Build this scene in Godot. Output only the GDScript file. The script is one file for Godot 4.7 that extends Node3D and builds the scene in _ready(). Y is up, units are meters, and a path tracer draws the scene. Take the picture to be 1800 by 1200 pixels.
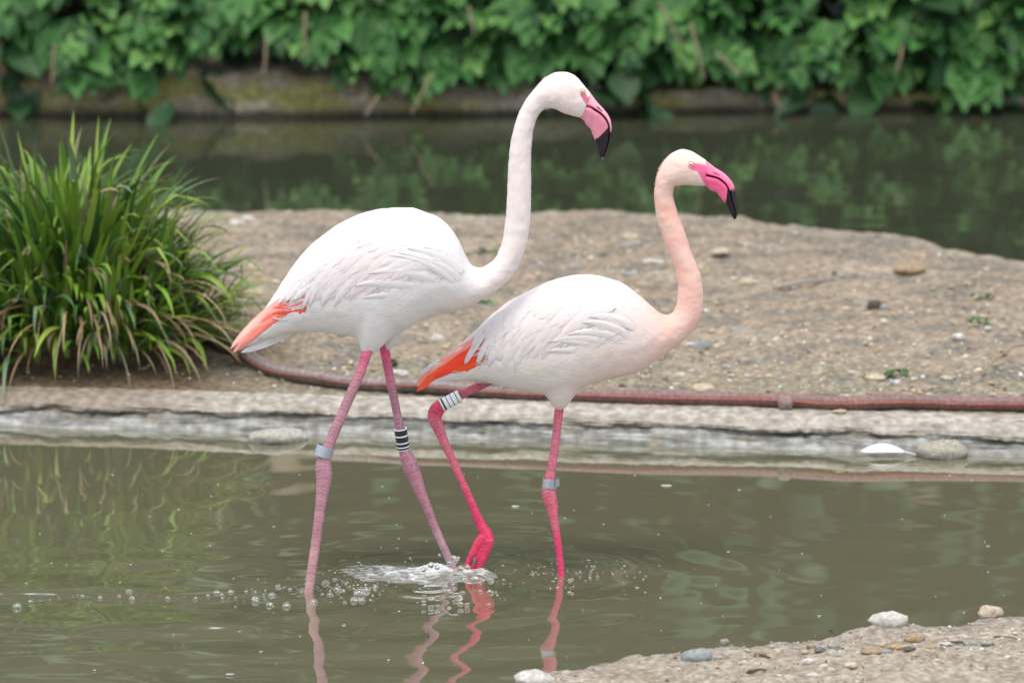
extends Node3D
# Two flamingos wading past a sandbank in a pond. Units are metres, y is up, the water lies at y = 0.

const F := 9000.0
const EYE := Vector3(0, 2.37, 9.4)
const DOWN := 0.19880
var looking := Basis(Vector3.RIGHT, -DOWN)
var rng := RandomNumberGenerator.new()
var taken := {}
var n1 := FastNoiseLite.new()
var n2 := FastNoiseLite.new()
var n3 := FastNoiseLite.new()
var M := {}

# ---------------------------------------------------------------- helpers: places
func ray(px: float, py: float) -> Vector3:
	return looking * Vector3((px - 900.0) / F, (600.0 - py) / F, -1.0)

func ground(px: float, py: float, h := 0.0) -> Vector3:
	var d := ray(px, py)
	return EYE + d * ((h - EYE.y) / d.y)

func upright(px: float, py: float, z: float) -> Vector3:
	var d := ray(px, py)
	return EYE + d * ((z - EYE.z) / d.z)

func mpp(z: float) -> float:
	return (EYE.z - z) * 1.025 / F

func rf(a: float, b: float) -> float:
	return rng.randf_range(a, b)

func lut(tab: Array, x: float) -> float:
	if x <= tab[0][0]:
		return tab[0][1]
	for i in range(1, tab.size()):
		if x <= tab[i][0]:
			var a: Array = tab[i - 1]
			var b: Array = tab[i]
			var k: float = (x - a[0]) / (b[0] - a[0])
			return lerpf(a[1], b[1], k * k * (3.0 - 2.0 * k) * 0.5 + k * 0.5)
	return tab[tab.size() - 1][1]

# ---------------------------------------------------------------- helpers: objects
func numbered(called: String) -> String:
	if not taken.has(called):
		taken[called] = 0
		return called
	taken[called] += 1
	return "%s_%03d" % [called, taken[called]]

func tag(o: Node3D, label: String, category: String, group := "", kind := "") -> void:
	if label:
		o.set_meta("label", label)
	if category:
		o.set_meta("category", category)
	if group:
		o.set_meta("group", group)
	if kind:
		o.set_meta("kind", kind)

func thing(called: String, label: String, category: String, at := Vector3.ZERO, group := "") -> Node3D:
	var o := Node3D.new()
	o.name = numbered(called)
	o.position = at
	add_child(o)
	tag(o, label, category, group)
	return o

func part(called: String, mesh: Mesh, mat: Material, parent: Node3D) -> MeshInstance3D:
	var o := MeshInstance3D.new()
	o.name = called
	o.mesh = mesh
	if mat:
		o.material_override = mat
	parent.add_child(o, true)
	return o

func single(called: String, mesh: Mesh, mat: Material, label: String, category: String, group := "", at := Vector3.ZERO) -> MeshInstance3D:
	var o := MeshInstance3D.new()
	o.name = numbered(called)
	o.mesh = mesh
	if mat:
		o.material_override = mat
	o.position = at
	add_child(o)
	tag(o, label, category, group)
	return o

func struct(called: String, mesh: Mesh, mat: Material) -> MeshInstance3D:
	var o := single(called, mesh, mat, "", "")
	o.set_meta("kind", "structure")
	return o

func scatter(called: String, mesh: Mesh, mat: Material, where: Array, tints: Array, label: String, parent: Node3D = null) -> void:
	var mm := MultiMesh.new()
	mm.transform_format = MultiMesh.TRANSFORM_3D
	mm.use_colors = true
	mm.mesh = mesh
	mm.instance_count = where.size()
	for i in where.size():
		mm.set_instance_transform(i, where[i])
		mm.set_instance_color(i, tints[i])
	var o := MultiMeshInstance3D.new()
	o.name = called if parent else numbered(called)
	o.multimesh = mm
	o.material_override = mat
	(parent if parent else self).add_child(o, true)
	o.set_meta("kind", "stuff")
	if label:
		o.set_meta("label", label)
		o.set_meta("category", called.replace("_", " "))

# ---------------------------------------------------------------- helpers: meshes
# mode 0: as it comes, 1: closed tube (normals outwards, first and last column meet), 2: normals upwards
func add_grid(am: ArrayMesh, P: PackedVector3Array, nu: int, nv: int, mode: int, C := PackedColorArray(), UV := PackedVector2Array(), mat: Material = null) -> void:
	var N := PackedVector3Array()
	N.resize(P.size())
	var ix := PackedInt32Array()
	ix.resize((nu - 1) * (nv - 1) * 6)
	var k := 0
	for i in nu - 1:
		for j in nv - 1:
			var a := i * nv + j
			var b := a + nv
			var c := b + 1
			var d := a + 1
			var n := (P[c] - P[a]).cross(P[d] - P[b])
			N[a] += n
			N[b] += n
			N[c] += n
			N[d] += n
			ix[k] = a
			ix[k + 1] = c
			ix[k + 2] = b
			ix[k + 3] = a
			ix[k + 4] = d
			ix[k + 5] = c
			k += 6
	var score := 0.0
	if mode == 1:
		for i in nu:
			var mid := Vector3.ZERO
			for j in nv - 1:
				mid += P[i * nv + j]
			mid /= float(nv - 1)
			for j in nv:
				score += N[i * nv + j].dot(P[i * nv + j] - mid)
			var both := N[i * nv] + N[i * nv + nv - 1]
			N[i * nv] = both
			N[i * nv + nv - 1] = both
	elif mode == 2:
		for n in N:
			score += n.y
	if score < 0.0:
		for t in range(0, ix.size(), 3):
			var s := ix[t + 1]
			ix[t + 1] = ix[t + 2]
			ix[t + 2] = s
	for i in N.size():
		N[i] = (-N[i] if score < 0.0 else N[i]).normalized()
	var arr := []
	arr.resize(Mesh.ARRAY_MAX)
	arr[Mesh.ARRAY_VERTEX] = P
	arr[Mesh.ARRAY_NORMAL] = N
	arr[Mesh.ARRAY_INDEX] = ix
	if C.size():
		arr[Mesh.ARRAY_COLOR] = C
	if UV.size():
		arr[Mesh.ARRAY_TEX_UV] = UV
	am.add_surface_from_arrays(Mesh.PRIMITIVE_TRIANGLES, arr)
	if mat:
		am.surface_set_material(am.get_surface_count() - 1, mat)

func grid(P: PackedVector3Array, nu: int, nv: int, mode: int, C := PackedColorArray(), UV := PackedVector2Array()) -> ArrayMesh:
	var am := ArrayMesh.new()
	add_grid(am, P, nu, nv, mode, C, UV)
	return am

func spline(ctrl: Array, sub: int) -> Array:
	var out := []
	var n := ctrl.size()
	for i in n - 1:
		var a: Array = ctrl[maxi(i - 1, 0)]
		var b: Array = ctrl[i]
		var c: Array = ctrl[i + 1]
		var d: Array = ctrl[mini(i + 2, n - 1)]
		for s in sub:
			var t := float(s) / sub
			var row := []
			for k in b.size():
				row.append(0.5 * (2.0 * b[k] + (c[k] - a[k]) * t + (2.0 * a[k] - 5.0 * b[k] + 4.0 * c[k] - d[k]) * t * t + (3.0 * b[k] - a[k] - 3.0 * c[k] + d[k]) * t * t * t))
			out.append(row)
	out.append(ctrl[n - 1].duplicate())
	return out

# rows of [x, y, z, radius]; tint(i_fraction, angle) gives the colour
func add_tube(am: ArrayMesh, rows: Array, sides: int, tint: Callable, mat: Material = null, capped := true, flat := 1.0) -> void:
	var pts := []
	for r in rows:
		pts.append([Vector3(r[0], r[1], r[2]), r[3]])
	if capped:
		var p0: Vector3 = pts[0][0]
		var q0: Vector3 = (pts[0][0] - pts[1][0]).normalized()
		var e0: float = pts[0][1]
		var m := pts.size()
		var p1: Vector3 = pts[m - 1][0]
		var q1: Vector3 = (pts[m - 1][0] - pts[m - 2][0]).normalized()
		var e1: float = pts[m - 1][1]
		pts.push_front([p0 + q0 * e0 * 0.35, e0 * 0.75])
		pts.push_front([p0 + q0 * e0 * 0.5, e0 * 0.01])
		pts.append([p1 + q1 * e1 * 0.35, e1 * 0.75])
		pts.append([p1 + q1 * e1 * 0.5, e1 * 0.01])
	var nu := pts.size()
	var nv := sides + 1
	var P := PackedVector3Array()
	var C := PackedColorArray()
	var UV := PackedVector2Array()
	var along := 0.0
	var up := Vector3.ZERO
	for i in nu:
		var p: Vector3 = pts[i][0]
		var dir: Vector3 = (pts[mini(i + 1, nu - 1)][0] - pts[maxi(i - 1, 0)][0]).normalized()
		if i == 0:
			up = dir.cross(Vector3(0, 0, 1))
			if up.length() < 0.2:
				up = dir.cross(Vector3(0, 1, 0))
			up = up.normalized()
		else:
			up = (up - dir * up.dot(dir)).normalized()
			along += p.distance_to(pts[i - 1][0])
		var side := dir.cross(up)
		for j in nv:
			var a := TAU * j / sides
			P.append(p + (up * cos(a) + side * sin(a) * flat) * pts[i][1])
			C.append(tint.call(float(i) / (nu - 1), a))
			UV.append(Vector2(float(j) / sides, along * 10.0))
	add_grid(am, P, nu, nv, 1, C, UV, mat)

func tube(rows: Array, sides: int, tint: Callable, capped := true, flat := 1.0) -> ArrayMesh:
	var am := ArrayMesh.new()
	add_tube(am, rows, sides, tint, null, capped, flat)
	return am

func plain_tint(c: Color) -> Callable:
	return func(_t, _a): return c

# a rounded stone of unit size, dented by noise
func stone_mesh(k: int, rough := 0.16, nu := 13, nv := 19) -> ArrayMesh:
	var P := PackedVector3Array()
	for i in nu:
		var th := PI * i / (nu - 1)
		for j in nv:
			var ph := TAU * (j % (nv - 1)) / (nv - 1)
			var d := Vector3(sin(th) * cos(ph), cos(th), sin(th) * sin(ph))
			var r := 0.5 * (1.0 + rough * 1.6 * n1.get_noise_3d(d.x * 16 + k * 91, d.y * 16, d.z * 16) + rough * 0.5 * n1.get_noise_3d(d.x * 50 + k * 31, d.y * 50, d.z * 50))
			P.append(d * r)
	return grid(P, nu, nv, 1)

# ---------------------------------------------------------------- helpers: materials
func noise_tex(size: int, freq: float, oct: int, lo: Color, hi: Color, sd: int, kind := FastNoiseLite.TYPE_SIMPLEX_SMOOTH) -> NoiseTexture2D:
	var n := FastNoiseLite.new()
	n.noise_type = kind
	n.frequency = freq
	n.fractal_octaves = oct
	n.seed = sd
	var g := Gradient.new()
	g.set_color(0, lo)
	g.set_color(1, hi)
	var t := NoiseTexture2D.new()
	t.width = size
	t.height = size
	t.seamless = true
	t.noise = n
	t.color_ramp = g
	return t

func mat(c: Color, rough: float, vertex := false, tex: Texture2D = null, bump: Texture2D = null, bump_cm := 0.0, tri := 0.0, spec := 0.5) -> StandardMaterial3D:
	var m := StandardMaterial3D.new()
	m.albedo_color = c.linear_to_srgb()
	m.roughness = rough
	m.metallic_specular = spec
	m.vertex_color_use_as_albedo = vertex
	if tex:
		m.albedo_texture = tex
	if bump:
		m.heightmap_enabled = true
		m.heightmap_texture = bump
		m.heightmap_scale = bump_cm
	if tri > 0.0:
		m.uv1_triplanar = true
		m.uv1_world_triplanar = true
		m.uv1_scale = Vector3.ONE * tri
	return m

func streak_image(w: int, h: int, sd: int, fx: float, fy: float, lo: float, hi: float) -> ImageTexture:
	var n := FastNoiseLite.new()
	n.seed = sd
	n.frequency = 1.0
	n.fractal_octaves = 3
	var im := Image.create(w, h, false, Image.FORMAT_RGB8)
	for y in h:
		for x in w:
			# wraps round in x so that the seam of a tube does not show
			var a := TAU * x / w
			var v := n.get_noise_3d(cos(a) * fx, sin(a) * fx, y * fy)
			v = clampf(0.5 + v * 0.9, 0.0, 1.0)
			var g := lerpf(lo, hi, v)
			im.set_pixel(x, y, Color(g, g, g))
	return ImageTexture.create_from_image(im)

# rows of overlapping leg scales: pale edges between, darker fields
func scale_image(colour: bool, sd: int) -> ImageTexture:
	var r := RandomNumberGenerator.new()
	r.seed = sd
	var n := FastNoiseLite.new()
	n.seed = sd
	n.frequency = 0.05
	var im := Image.create(128, 512, false, Image.FORMAT_RGB8)
	var rows := 26
	var shade := []
	for i in rows * 3:
		shade.append(r.randf_range(0.80, 0.95))
	for y in 512:
		for x in 128:
			var across := float(x) / 128.0 * 3.0
			var wob := n.get_noise_2d(x, y * 0.6) * 0.45
			var up := float(y) / 512.0 * rows + sin(across * TAU) * 0.22 + wob
			var fx := across - floorf(across)
			var fy := up - floorf(up)
			var edge := minf(minf(fy, 1.0 - fy) * 3.2, minf(fx, 1.0 - fx) * 9.0)
			edge = clampf(edge, 0.0, 1.0)
			if colour:
				var s: float = shade[(int(floorf(up)) % rows + rows) % rows * 3 + int(across) % 3]
				var c := Color(1.0, 0.97, 0.97).lerp(Color(s, s * 0.93, s * 0.94), edge)
				c = c.lerp(Color(0.75, 0.7, 0.72), clampf(n.get_noise_2d(x * 2.0 + 400, y * 1.2) * 0.9, 0, 0.5))
				im.set_pixel(x, y, c)
			else:
				im.set_pixel(x, y, Color(edge, edge, edge))
	return ImageTexture.create_from_image(im)

func leaf_image(base: Color, vein: Color, sd: int) -> ImageTexture:
	var n := FastNoiseLite.new()
	n.seed = sd
	n.frequency = 0.03
	var im := Image.create(96, 128, false, Image.FORMAT_RGB8)
	for y in 128:
		for x in 96:
			var u := absf(float(x) / 95.0 - 0.5) * 2.0
			var v := float(y) / 127.0
			var ribs := absf(fposmod((v + 0.42 * u) * 7.0, 1.0) - 0.5) * 2.0
			var line := maxf(clampf(1.0 - u * 16.0, 0, 1), clampf((ribs - 0.87) * 8.0, 0, 1) * 0.7)
			var c := base.lerp(vein, line * 0.6)
			var k := 1.0 + n.get_noise_2d(x, y) * 0.35
			im.set_pixel(x, y, Color(c.r * k, c.g * k, c.b * k).linear_to_srgb())
	return ImageTexture.create_from_image(im)

func materials() -> void:
	n1.frequency = 0.06
	n1.fractal_octaves = 3
	n1.seed = 5
	n3.frequency = 1.0
	n3.fractal_octaves = 2
	n3.fractal_gain = 0.3
	n3.seed = 21
	n2.frequency = 1.0
	n2.fractal_octaves = 4
	n2.seed = 9
	var fine := noise_tex(512, 0.03, 5, Color(0.62, 0.60, 0.57), Color(1, 1, 1), 3)
	var grit := noise_tex(512, 0.05, 5, Color.BLACK, Color.WHITE, 4)
	M.sand = mat(Color.WHITE, 0.95, true, fine, grit, 0.5, 2.6, 0.2)
	M.stone = mat(Color.WHITE, 0.75, true, fine, grit, 0.15, 5.0, 0.35)
	M.concrete = mat(Color.WHITE, 0.85, true, fine, grit, 0.3, 2.2, 0.3)
	M.gravel = mat(Color.WHITE, 0.85, true, null, null, 0.0, 0.0, 0.3)
	M.soil = mat(Color(0.035, 0.03, 0.02), 1.0, false, fine, grit, 1.5, 1.0, 0.1)
	var water := mat(Color(0.140, 0.134, 0.082), 0.03, false, null, null, 0.0, 0.0, 0.75)
	M.water = water
	water.clearcoat_enabled = true
	water.clearcoat = 1.0
	water.clearcoat_roughness = 0.02
	M.shaded_water = mat(Color(0.040, 0.046, 0.028), 0.04, false, null, null, 0.0, 0.0, 0.6)  # darker base colour carries the shade of overhanging trees
	M.splash = mat(Color.WHITE, 0.06, true, null, null, 0.0, 0.0, 0.85)
	var pane := mat(Color(1, 1, 1, 0.05), 0.02, false, null, null, 0.0, 0.0, 0.6)
	pane.albedo_color = Color(0.95, 0.97, 0.97, 0.06)
	pane.transparency = BaseMaterial3D.TRANSPARENCY_ALPHA
	M.bubble = pane
	var drop := mat(Color(1, 1, 1, 0.0), 0.02)
	drop.albedo_color = Color(0.96, 0.98, 0.97, 0.04)
	drop.refraction_enabled = true
	drop.refraction_scale = 0.033
	M.drop = drop
	var barb := streak_image(256, 256, 21, 9.0, 0.012, 0.0, 1.0)
	M.plumage = mat(Color.WHITE, 0.9, true, streak_image(512, 256, 33, 12.0, 0.03, 0.965, 1.0), streak_image(512, 256, 34, 24.0, 0.05, 0.0, 1.0), 0.04, 0.0, 0.15)
	M.plumage.uv1_scale = Vector3(1, 0.5, 1)
	M.feather = mat(Color.WHITE, 0.8, true, null, barb, 0.05, 0.0, 0.2)
	M.feather.backlight_enabled = true
	M.feather.backlight = Color(0.25, 0.25, 0.25)
	M.skin = mat(Color.WHITE, 0.55, true, scale_image(true, 3), scale_image(false, 3), 0.018, 0.0, 0.35)
	M.skin.uv1_scale = Vector3(1, 0.5, 1)
	M.beak = mat(Color.WHITE, 0.42, true, null, null, 0.0, 0.0, 0.4)
	M.eye = mat(Color.WHITE, 0.12, true)
	M.black = mat(Color(0.006, 0.006, 0.007), 0.3)
	M.band_white = mat(Color(0.72, 0.74, 0.74), 0.35)
	M.band_black = mat(Color(0.012, 0.012, 0.015), 0.35)
	M.band_metal = mat(Color(0.42, 0.46, 0.50), 0.38, false, noise_tex(128, 0.05, 4, Color(0.75, 0.75, 0.75), Color(1, 1, 1), 8))
	M.band_metal.metallic = 0.55
	M.hose = mat(Color.WHITE, 0.6, true, fine, null, 0.0, 5.0, 0.3)
	M.blade = []
	for c in [Color(0.21, 0.37, 0.04), Color(0.13, 0.27, 0.035), Color(0.06, 0.15, 0.035), Color(0.19, 0.29, 0.15), Color(0.31, 0.44, 0.07), Color(0.44, 0.33, 0.18), Color(0.32, 0.22, 0.12), Color(0.20, 0.22, 0.10)]:
		var b := mat(c, 0.42, true, streak_image(64, 64, 50, 5.0, 0.006, 0.75, 1.0), null, 0.0, 0.0, 0.4)
		b.backlight_enabled = true
		b.backlight = Color(0.5, 0.5, 0.5)
		M.blade.append(b)
	M.leaf = []
	var greens := [Color(0.030, 0.098, 0.023), Color(0.040, 0.125, 0.028), Color(0.056, 0.155, 0.036), Color(0.018, 0.064, 0.018), Color(0.090, 0.205, 0.048)]
	for i in greens.size():
		var g: Color = greens[i]
		var l := mat(Color.WHITE, 0.55, false, leaf_image(g, g * 1.6, 60 + i), null, 0.0, 0.0, 0.36)
		l.backlight_enabled = true
		l.backlight = Color(0.2, 0.2, 0.2)
		M.leaf.append(l)
	M.mass = mat(Color.WHITE, 0.5, true, null, null, 0.0, 0.0, 0.45)
	M.stem = mat(Color(0.10, 0.12, 0.05), 0.7)
	M.pale_wood = mat(Color(0.52, 0.48, 0.42), 0.9, false, fine, grit, 0.4, 8.0)
	M.straw = mat(Color(0.36, 0.29, 0.19), 0.8, false, fine, null, 0.0, 6.0)
	M.white_feather = mat(Color(0.66, 0.66, 0.66), 0.8, false, null, barb, 0.05, 0.0, 0.2)

# ---------------------------------------------------------------- the place
var near_line := []
var far_line := []
var shore_line := []
var sand_shift := 0.0

func px_of(x: float, z: float) -> float:
	return 900.0 + x / mpp(z)

func water_height(x: float, z: float) -> float:
	var h := 0.0004 * n3.get_noise_2d(x * 1.6, z * 3.4 + 40.0)
	if z > -1.6:
		var left := smoothstep(0.35, -0.8, x) * smoothstep(-0.7, 0.3, z)
		h += (0.0006 + 0.0032 * left) * n3.get_noise_2d(x * 1.3 + 7.0, z * 3.4 + 11.0) * smoothstep(-1.3, 0.1, z)
		h += 0.0007 * left * n3.get_noise_2d(x * 4.0 + 17.0, z * 11.0)
		for s in [[-0.155, 0.03, 0.0014, 0.20, 0.40], [-0.155, 0.0, 0.0016, 0.075, 0.12], [-0.39, 0.085, 0.0008, 0.13, 0.25], [0.095, -0.06, 0.0008, 0.17, 0.20], [0.095, -0.06, 0.0007, 0.06, 0.10], [-0.75, 0.15, 0.0005, 0.24, 0.5]]:
			var dx: float = (x - s[0]) + 0.05 * n3.get_noise_2d(x * 3.0, z * 3.0 + 90.0)
			var r := sqrt(dx * dx + (z - s[1]) * (z - s[1]))
			if r < 1.4:
				h += s[2] * exp(-r / s[4]) * sin(TAU * r / s[3]) * smoothstep(0.0, 0.05, r)
	else:
		h += 0.0005 * n3.get_noise_2d(x * 2.0 + 3.0, z * 9.0)
	return h

func build_water() -> void:
	var xs := []
	var x := -1.3
	for v in [-30.0, -18.0, -10.0, -6.0, -4.0, -3.0, -2.5, -2.2, -1.9, -1.7, -1.55, -1.4]:
		xs.append(v)
	while x < 1.3:
		xs.append(x)
		x += 0.009
	for v in [1.4, 1.55, 1.7, 1.9, 2.2, 2.5, 3.0, 4.0, 6.0, 10.0, 18.0, 30.0]:
		xs.append(v)
	var zs := []
	var z := -6.6
	while z < -3.0:
		zs.append(z)
		z += 0.035
	while z < -1.3:
		zs.append(z)
		z += 0.1
	while z < 1.0:
		zs.append(z)
		z += 0.009
	for v in [1.1, 1.3, 1.7, 2.4, 3.5, 5.0, 8.0]:
		zs.append(v)
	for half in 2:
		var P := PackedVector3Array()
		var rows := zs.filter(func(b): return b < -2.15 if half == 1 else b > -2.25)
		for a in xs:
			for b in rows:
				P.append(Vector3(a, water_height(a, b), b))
		struct("shaded_pond_water" if half == 1 else "pond_water", grid(P, xs.size(), rows.size(), 2), M.shaded_water if half == 1 else M.water)  # far half takes the colour with tree shade put in

func near_z(x: float) -> float:
	return lut(near_line, x)

func far_z(x: float) -> float:
	return lut(far_line, x)

func sand_height(x: float, z: float) -> float:
	var d1 := near_z(x) - z
	var d2 := z - far_z(x)
	var h := 0.040 + 0.022 * smoothstep(0.115, 0.15, d1) + 0.038 * smoothstep(0.1, 0.9, d1) - 0.02 * smoothstep(0.6, 0.0, d2)
	h += 0.018 * n2.get_noise_2d(x * 1.6, z * 1.9) * smoothstep(0.15, 0.5, d1)
	h += 0.009 * n2.get_noise_2d(x * 7.0 + 3.0, z * 8.0) * smoothstep(0.22, 0.45, d1)
	h += 0.0035 * n2.get_noise_2d(x * 30.0, z * 30.0)
	h -= 0.4 * smoothstep(0.0, -0.2, d2)
	return h

func build_bank() -> void:
	for p in [[-300, 748], [0, 753], [150, 757], [300, 760], [450, 766], [600, 770], [750, 774], [900, 778], [1050, 783], [1200, 788], [1400, 794], [1600, 801], [1800, 807], [2100, 815]]:
		var g := ground(p[0], p[1])
		near_line.append([g.x, g.z])
	for p in [[-300, 374], [370, 372], [600, 374], [750, 377], [880, 381], [960, 375], [1050, 374], [1150, 380], [1300, 388], [1450, 402], [1560, 414], [1620, 424], [1680, 441], [1740, 452], [1800, 460], [2100, 500]]:
		var g := ground(p[0], p[1], 0.07)
		far_line.append([g.x, g.z])
	# sand
	var P := PackedVector3Array()
	var C := PackedColorArray()
	var nx := 420
	var nz := 230
	for i in nx:
		var x := lerpf(-2.1, 2.1, float(i) / (nx - 1))
		var a := near_z(x) - 0.12
		var b := far_z(x) - 0.16
		for j in nz:
			var z := lerpf(a, b, float(j) / (nz - 1))
			P.append(Vector3(x, sand_height(x, z), z))
			var d1 := near_z(x) - z
			var d2 := z - far_z(x)
			var c := Color(0.42, 0.352, 0.278)
			var v := n2.get_noise_2d(x * 2.2 + 20.0, z * 3.5)
			c = c.lerp(Color(0.49, 0.42, 0.345), clampf(v * 1.6, 0, 1))
			var mud := clampf(smoothstep(0.75, 0.25, d1 + 0.35 * n2.get_noise_2d(x * 2.5, z * 4.0 + 9.0)), 0, 1)
			c = c.lerp(Color(0.36, 0.33, 0.255), mud * 0.85)
			var damp := smoothstep(0.02, 0.34, n2.get_noise_2d(x * 3.4 + 50.0, z * 6.0 + 5.0) + 0.22 * smoothstep(0.7, 0.2, d2) * smoothstep(0.0, 0.5, x))
			c = c.lerp(Color(0.25, 0.245, 0.22), damp * 0.7)
			var earth := smoothstep(-0.42, -0.85, x + 0.25 * n2.get_noise_2d(x * 3.0, z * 3.0 + 70.0)) * smoothstep(1.1, 0.5, d1)
			c = c.lerp(Color(0.19, 0.135, 0.09), earth * 0.9)
			var k := 1.0 + 0.35 * n2.get_noise_2d(x * 22.0, z * 22.0)
			C.append(Color(c.r * k, c.g * k, c.b * k))
	struct("sandbank", grid(P, nx, nz, 2, C), M.sand)
	# concrete lip along the near side: wet undercut face, cracked overhanging rim
	P = PackedVector3Array()
	C = PackedColorArray()
	var prof := spline([[-0.25, -0.22], [-0.03, -0.03], [0.0, 0.0], [0.012, 0.009], [0.020, 0.015], [0.028, 0.020], [0.036, 0.024], [0.041, 0.027], [0.040, 0.030], [0.034, 0.033], [0.032, 0.037], [0.036, 0.044], [0.050, 0.051], [0.072, 0.057], [0.10, 0.062], [0.128, 0.064], [0.140, 0.060], [0.16, 0.04]], 4)
	nx = 620
	for i in nx:
		var x := lerpf(-1.9, 1.9, float(i) / (nx - 1))
		var zw := near_z(x)
		var wob := n2.get_noise_1d(x * 3.0) * 0.030 + n2.get_noise_1d(x * 22.0 + 9.0) * 0.007
		var crack := 0.5 + 0.9 * n2.get_noise_1d(x * 3.0 + 33.0)
		for j in prof.size():
			var d: float = prof[j][0]
			var h: float = prof[j][1]
			var lip := smoothstep(0.028, 0.040, h) * smoothstep(0.060, 0.048, h)
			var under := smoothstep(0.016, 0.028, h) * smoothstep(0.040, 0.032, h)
			d += wob * 0.6 * smoothstep(0.01, 0.035, h) * smoothstep(0.062, 0.05, h) + lip * (1.0 - crack) * 0.014 + under * 0.004
			h += (n2.get_noise_1d(x * 5.0 + 70.0) * 0.013 + n2.get_noise_1d(x * 26.0 + 170.0) * 0.004) * smoothstep(0.008, 0.03, h) * smoothstep(0.064, 0.045, h)
			var strata := n2.get_noise_2d(x * 8.0, h * 160.0)
			d += 0.006 * strata * smoothstep(0.0, 0.015, h) * smoothstep(0.06, 0.045, h)
			h += 0.0022 * n2.get_noise_2d(x * 24.0, d * 36.0 + 5.0) * smoothstep(0.0, 0.02, h)
			P.append(Vector3(x, h, zw - d))
			var c := Color(0.58, 0.55, 0.50).lerp(Color(0.45, 0.42, 0.37), clampf(0.4 + 1.2 * n2.get_noise_2d(x * 6.0, d * 20.0), 0, 1))
			c = c.lerp(Color(0.33, 0.27, 0.22), smoothstep(-0.5, -0.9, x) * 0.7)
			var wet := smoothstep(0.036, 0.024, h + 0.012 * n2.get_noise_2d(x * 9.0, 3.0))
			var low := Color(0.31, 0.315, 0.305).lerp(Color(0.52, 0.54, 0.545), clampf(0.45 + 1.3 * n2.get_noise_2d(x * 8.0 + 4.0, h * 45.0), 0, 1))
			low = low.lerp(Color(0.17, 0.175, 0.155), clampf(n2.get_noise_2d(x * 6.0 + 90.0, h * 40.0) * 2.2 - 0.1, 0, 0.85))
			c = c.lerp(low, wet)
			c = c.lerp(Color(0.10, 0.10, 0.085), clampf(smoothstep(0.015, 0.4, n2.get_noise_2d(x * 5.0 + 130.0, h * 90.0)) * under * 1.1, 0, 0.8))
			c = c.lerp(Color(0.30, 0.265, 0.19), clampf(smoothstep(0.25, 0.6, n2.get_noise_2d(x * 12.0 + 200.0, d * 30.0)) * 0.8, 0, 0.7))
			C.append(c)
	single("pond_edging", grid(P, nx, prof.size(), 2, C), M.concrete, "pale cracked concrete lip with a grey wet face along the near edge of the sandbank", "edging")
	# low kerb along the far side of the bank
	P = PackedVector3Array()
	C = PackedColorArray()
	prof = spline([[0.16, 0.03], [0.12, 0.065], [0.09, 0.083], [0.05, 0.09], [0.015, 0.083], [0.0, 0.06], [-0.02, 0.0], [-0.06, -0.12]], 3)
	nx = 420
	for i in nx:
		var x := lerpf(-2.1, 2.1, float(i) / (nx - 1))
		var zw := far_z(x)
		var wob := n2.get_noise_1d(x * 4.0 + 300.0) * 0.02 + n2.get_noise_1d(x * 16.0 + 300.0) * 0.012
		for j in prof.size():
			var d: float = prof[j][0] + wob
			var h: float = prof[j][1]
			h += (0.012 * n2.get_noise_2d(x * 6.0, d * 8.0 + 60.0) + 0.006 * n2.get_noise_2d(x * 25.0, d * 25.0 + 60.0)) * smoothstep(0.0, 0.05, h)
			P.append(Vector3(x, h - 0.006, zw + d))
			var c := Color(0.46, 0.425, 0.35).lerp(Color(0.33, 0.30, 0.245), clampf(0.5 + 1.3 * n2.get_noise_2d(x * 9.0, d * 20.0 + 30.0), 0, 1))
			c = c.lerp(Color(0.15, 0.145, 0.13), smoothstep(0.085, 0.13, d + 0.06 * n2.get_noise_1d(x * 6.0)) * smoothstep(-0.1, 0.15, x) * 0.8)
			C.append(c)
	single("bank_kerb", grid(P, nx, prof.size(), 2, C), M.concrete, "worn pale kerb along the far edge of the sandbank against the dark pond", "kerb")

func shore_z(x: float) -> float:
	return lut(shore_line, x)

func shore_height(x: float, z: float) -> float:
	var d := z - shore_z(x)
	var h := -0.02 + 0.045 * smoothstep(-0.02, 0.05, d) + 0.03 * smoothstep(0.05, 0.5, d)
	h += (0.008 * n2.get_noise_2d(x * 9.0, z * 9.0) + 0.004 * n2.get_noise_2d(x * 40.0, z * 40.0)) * smoothstep(-0.03, 0.04, d)
	h -= 0.2 * smoothstep(-0.02, -0.15, d)
	return h

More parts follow.
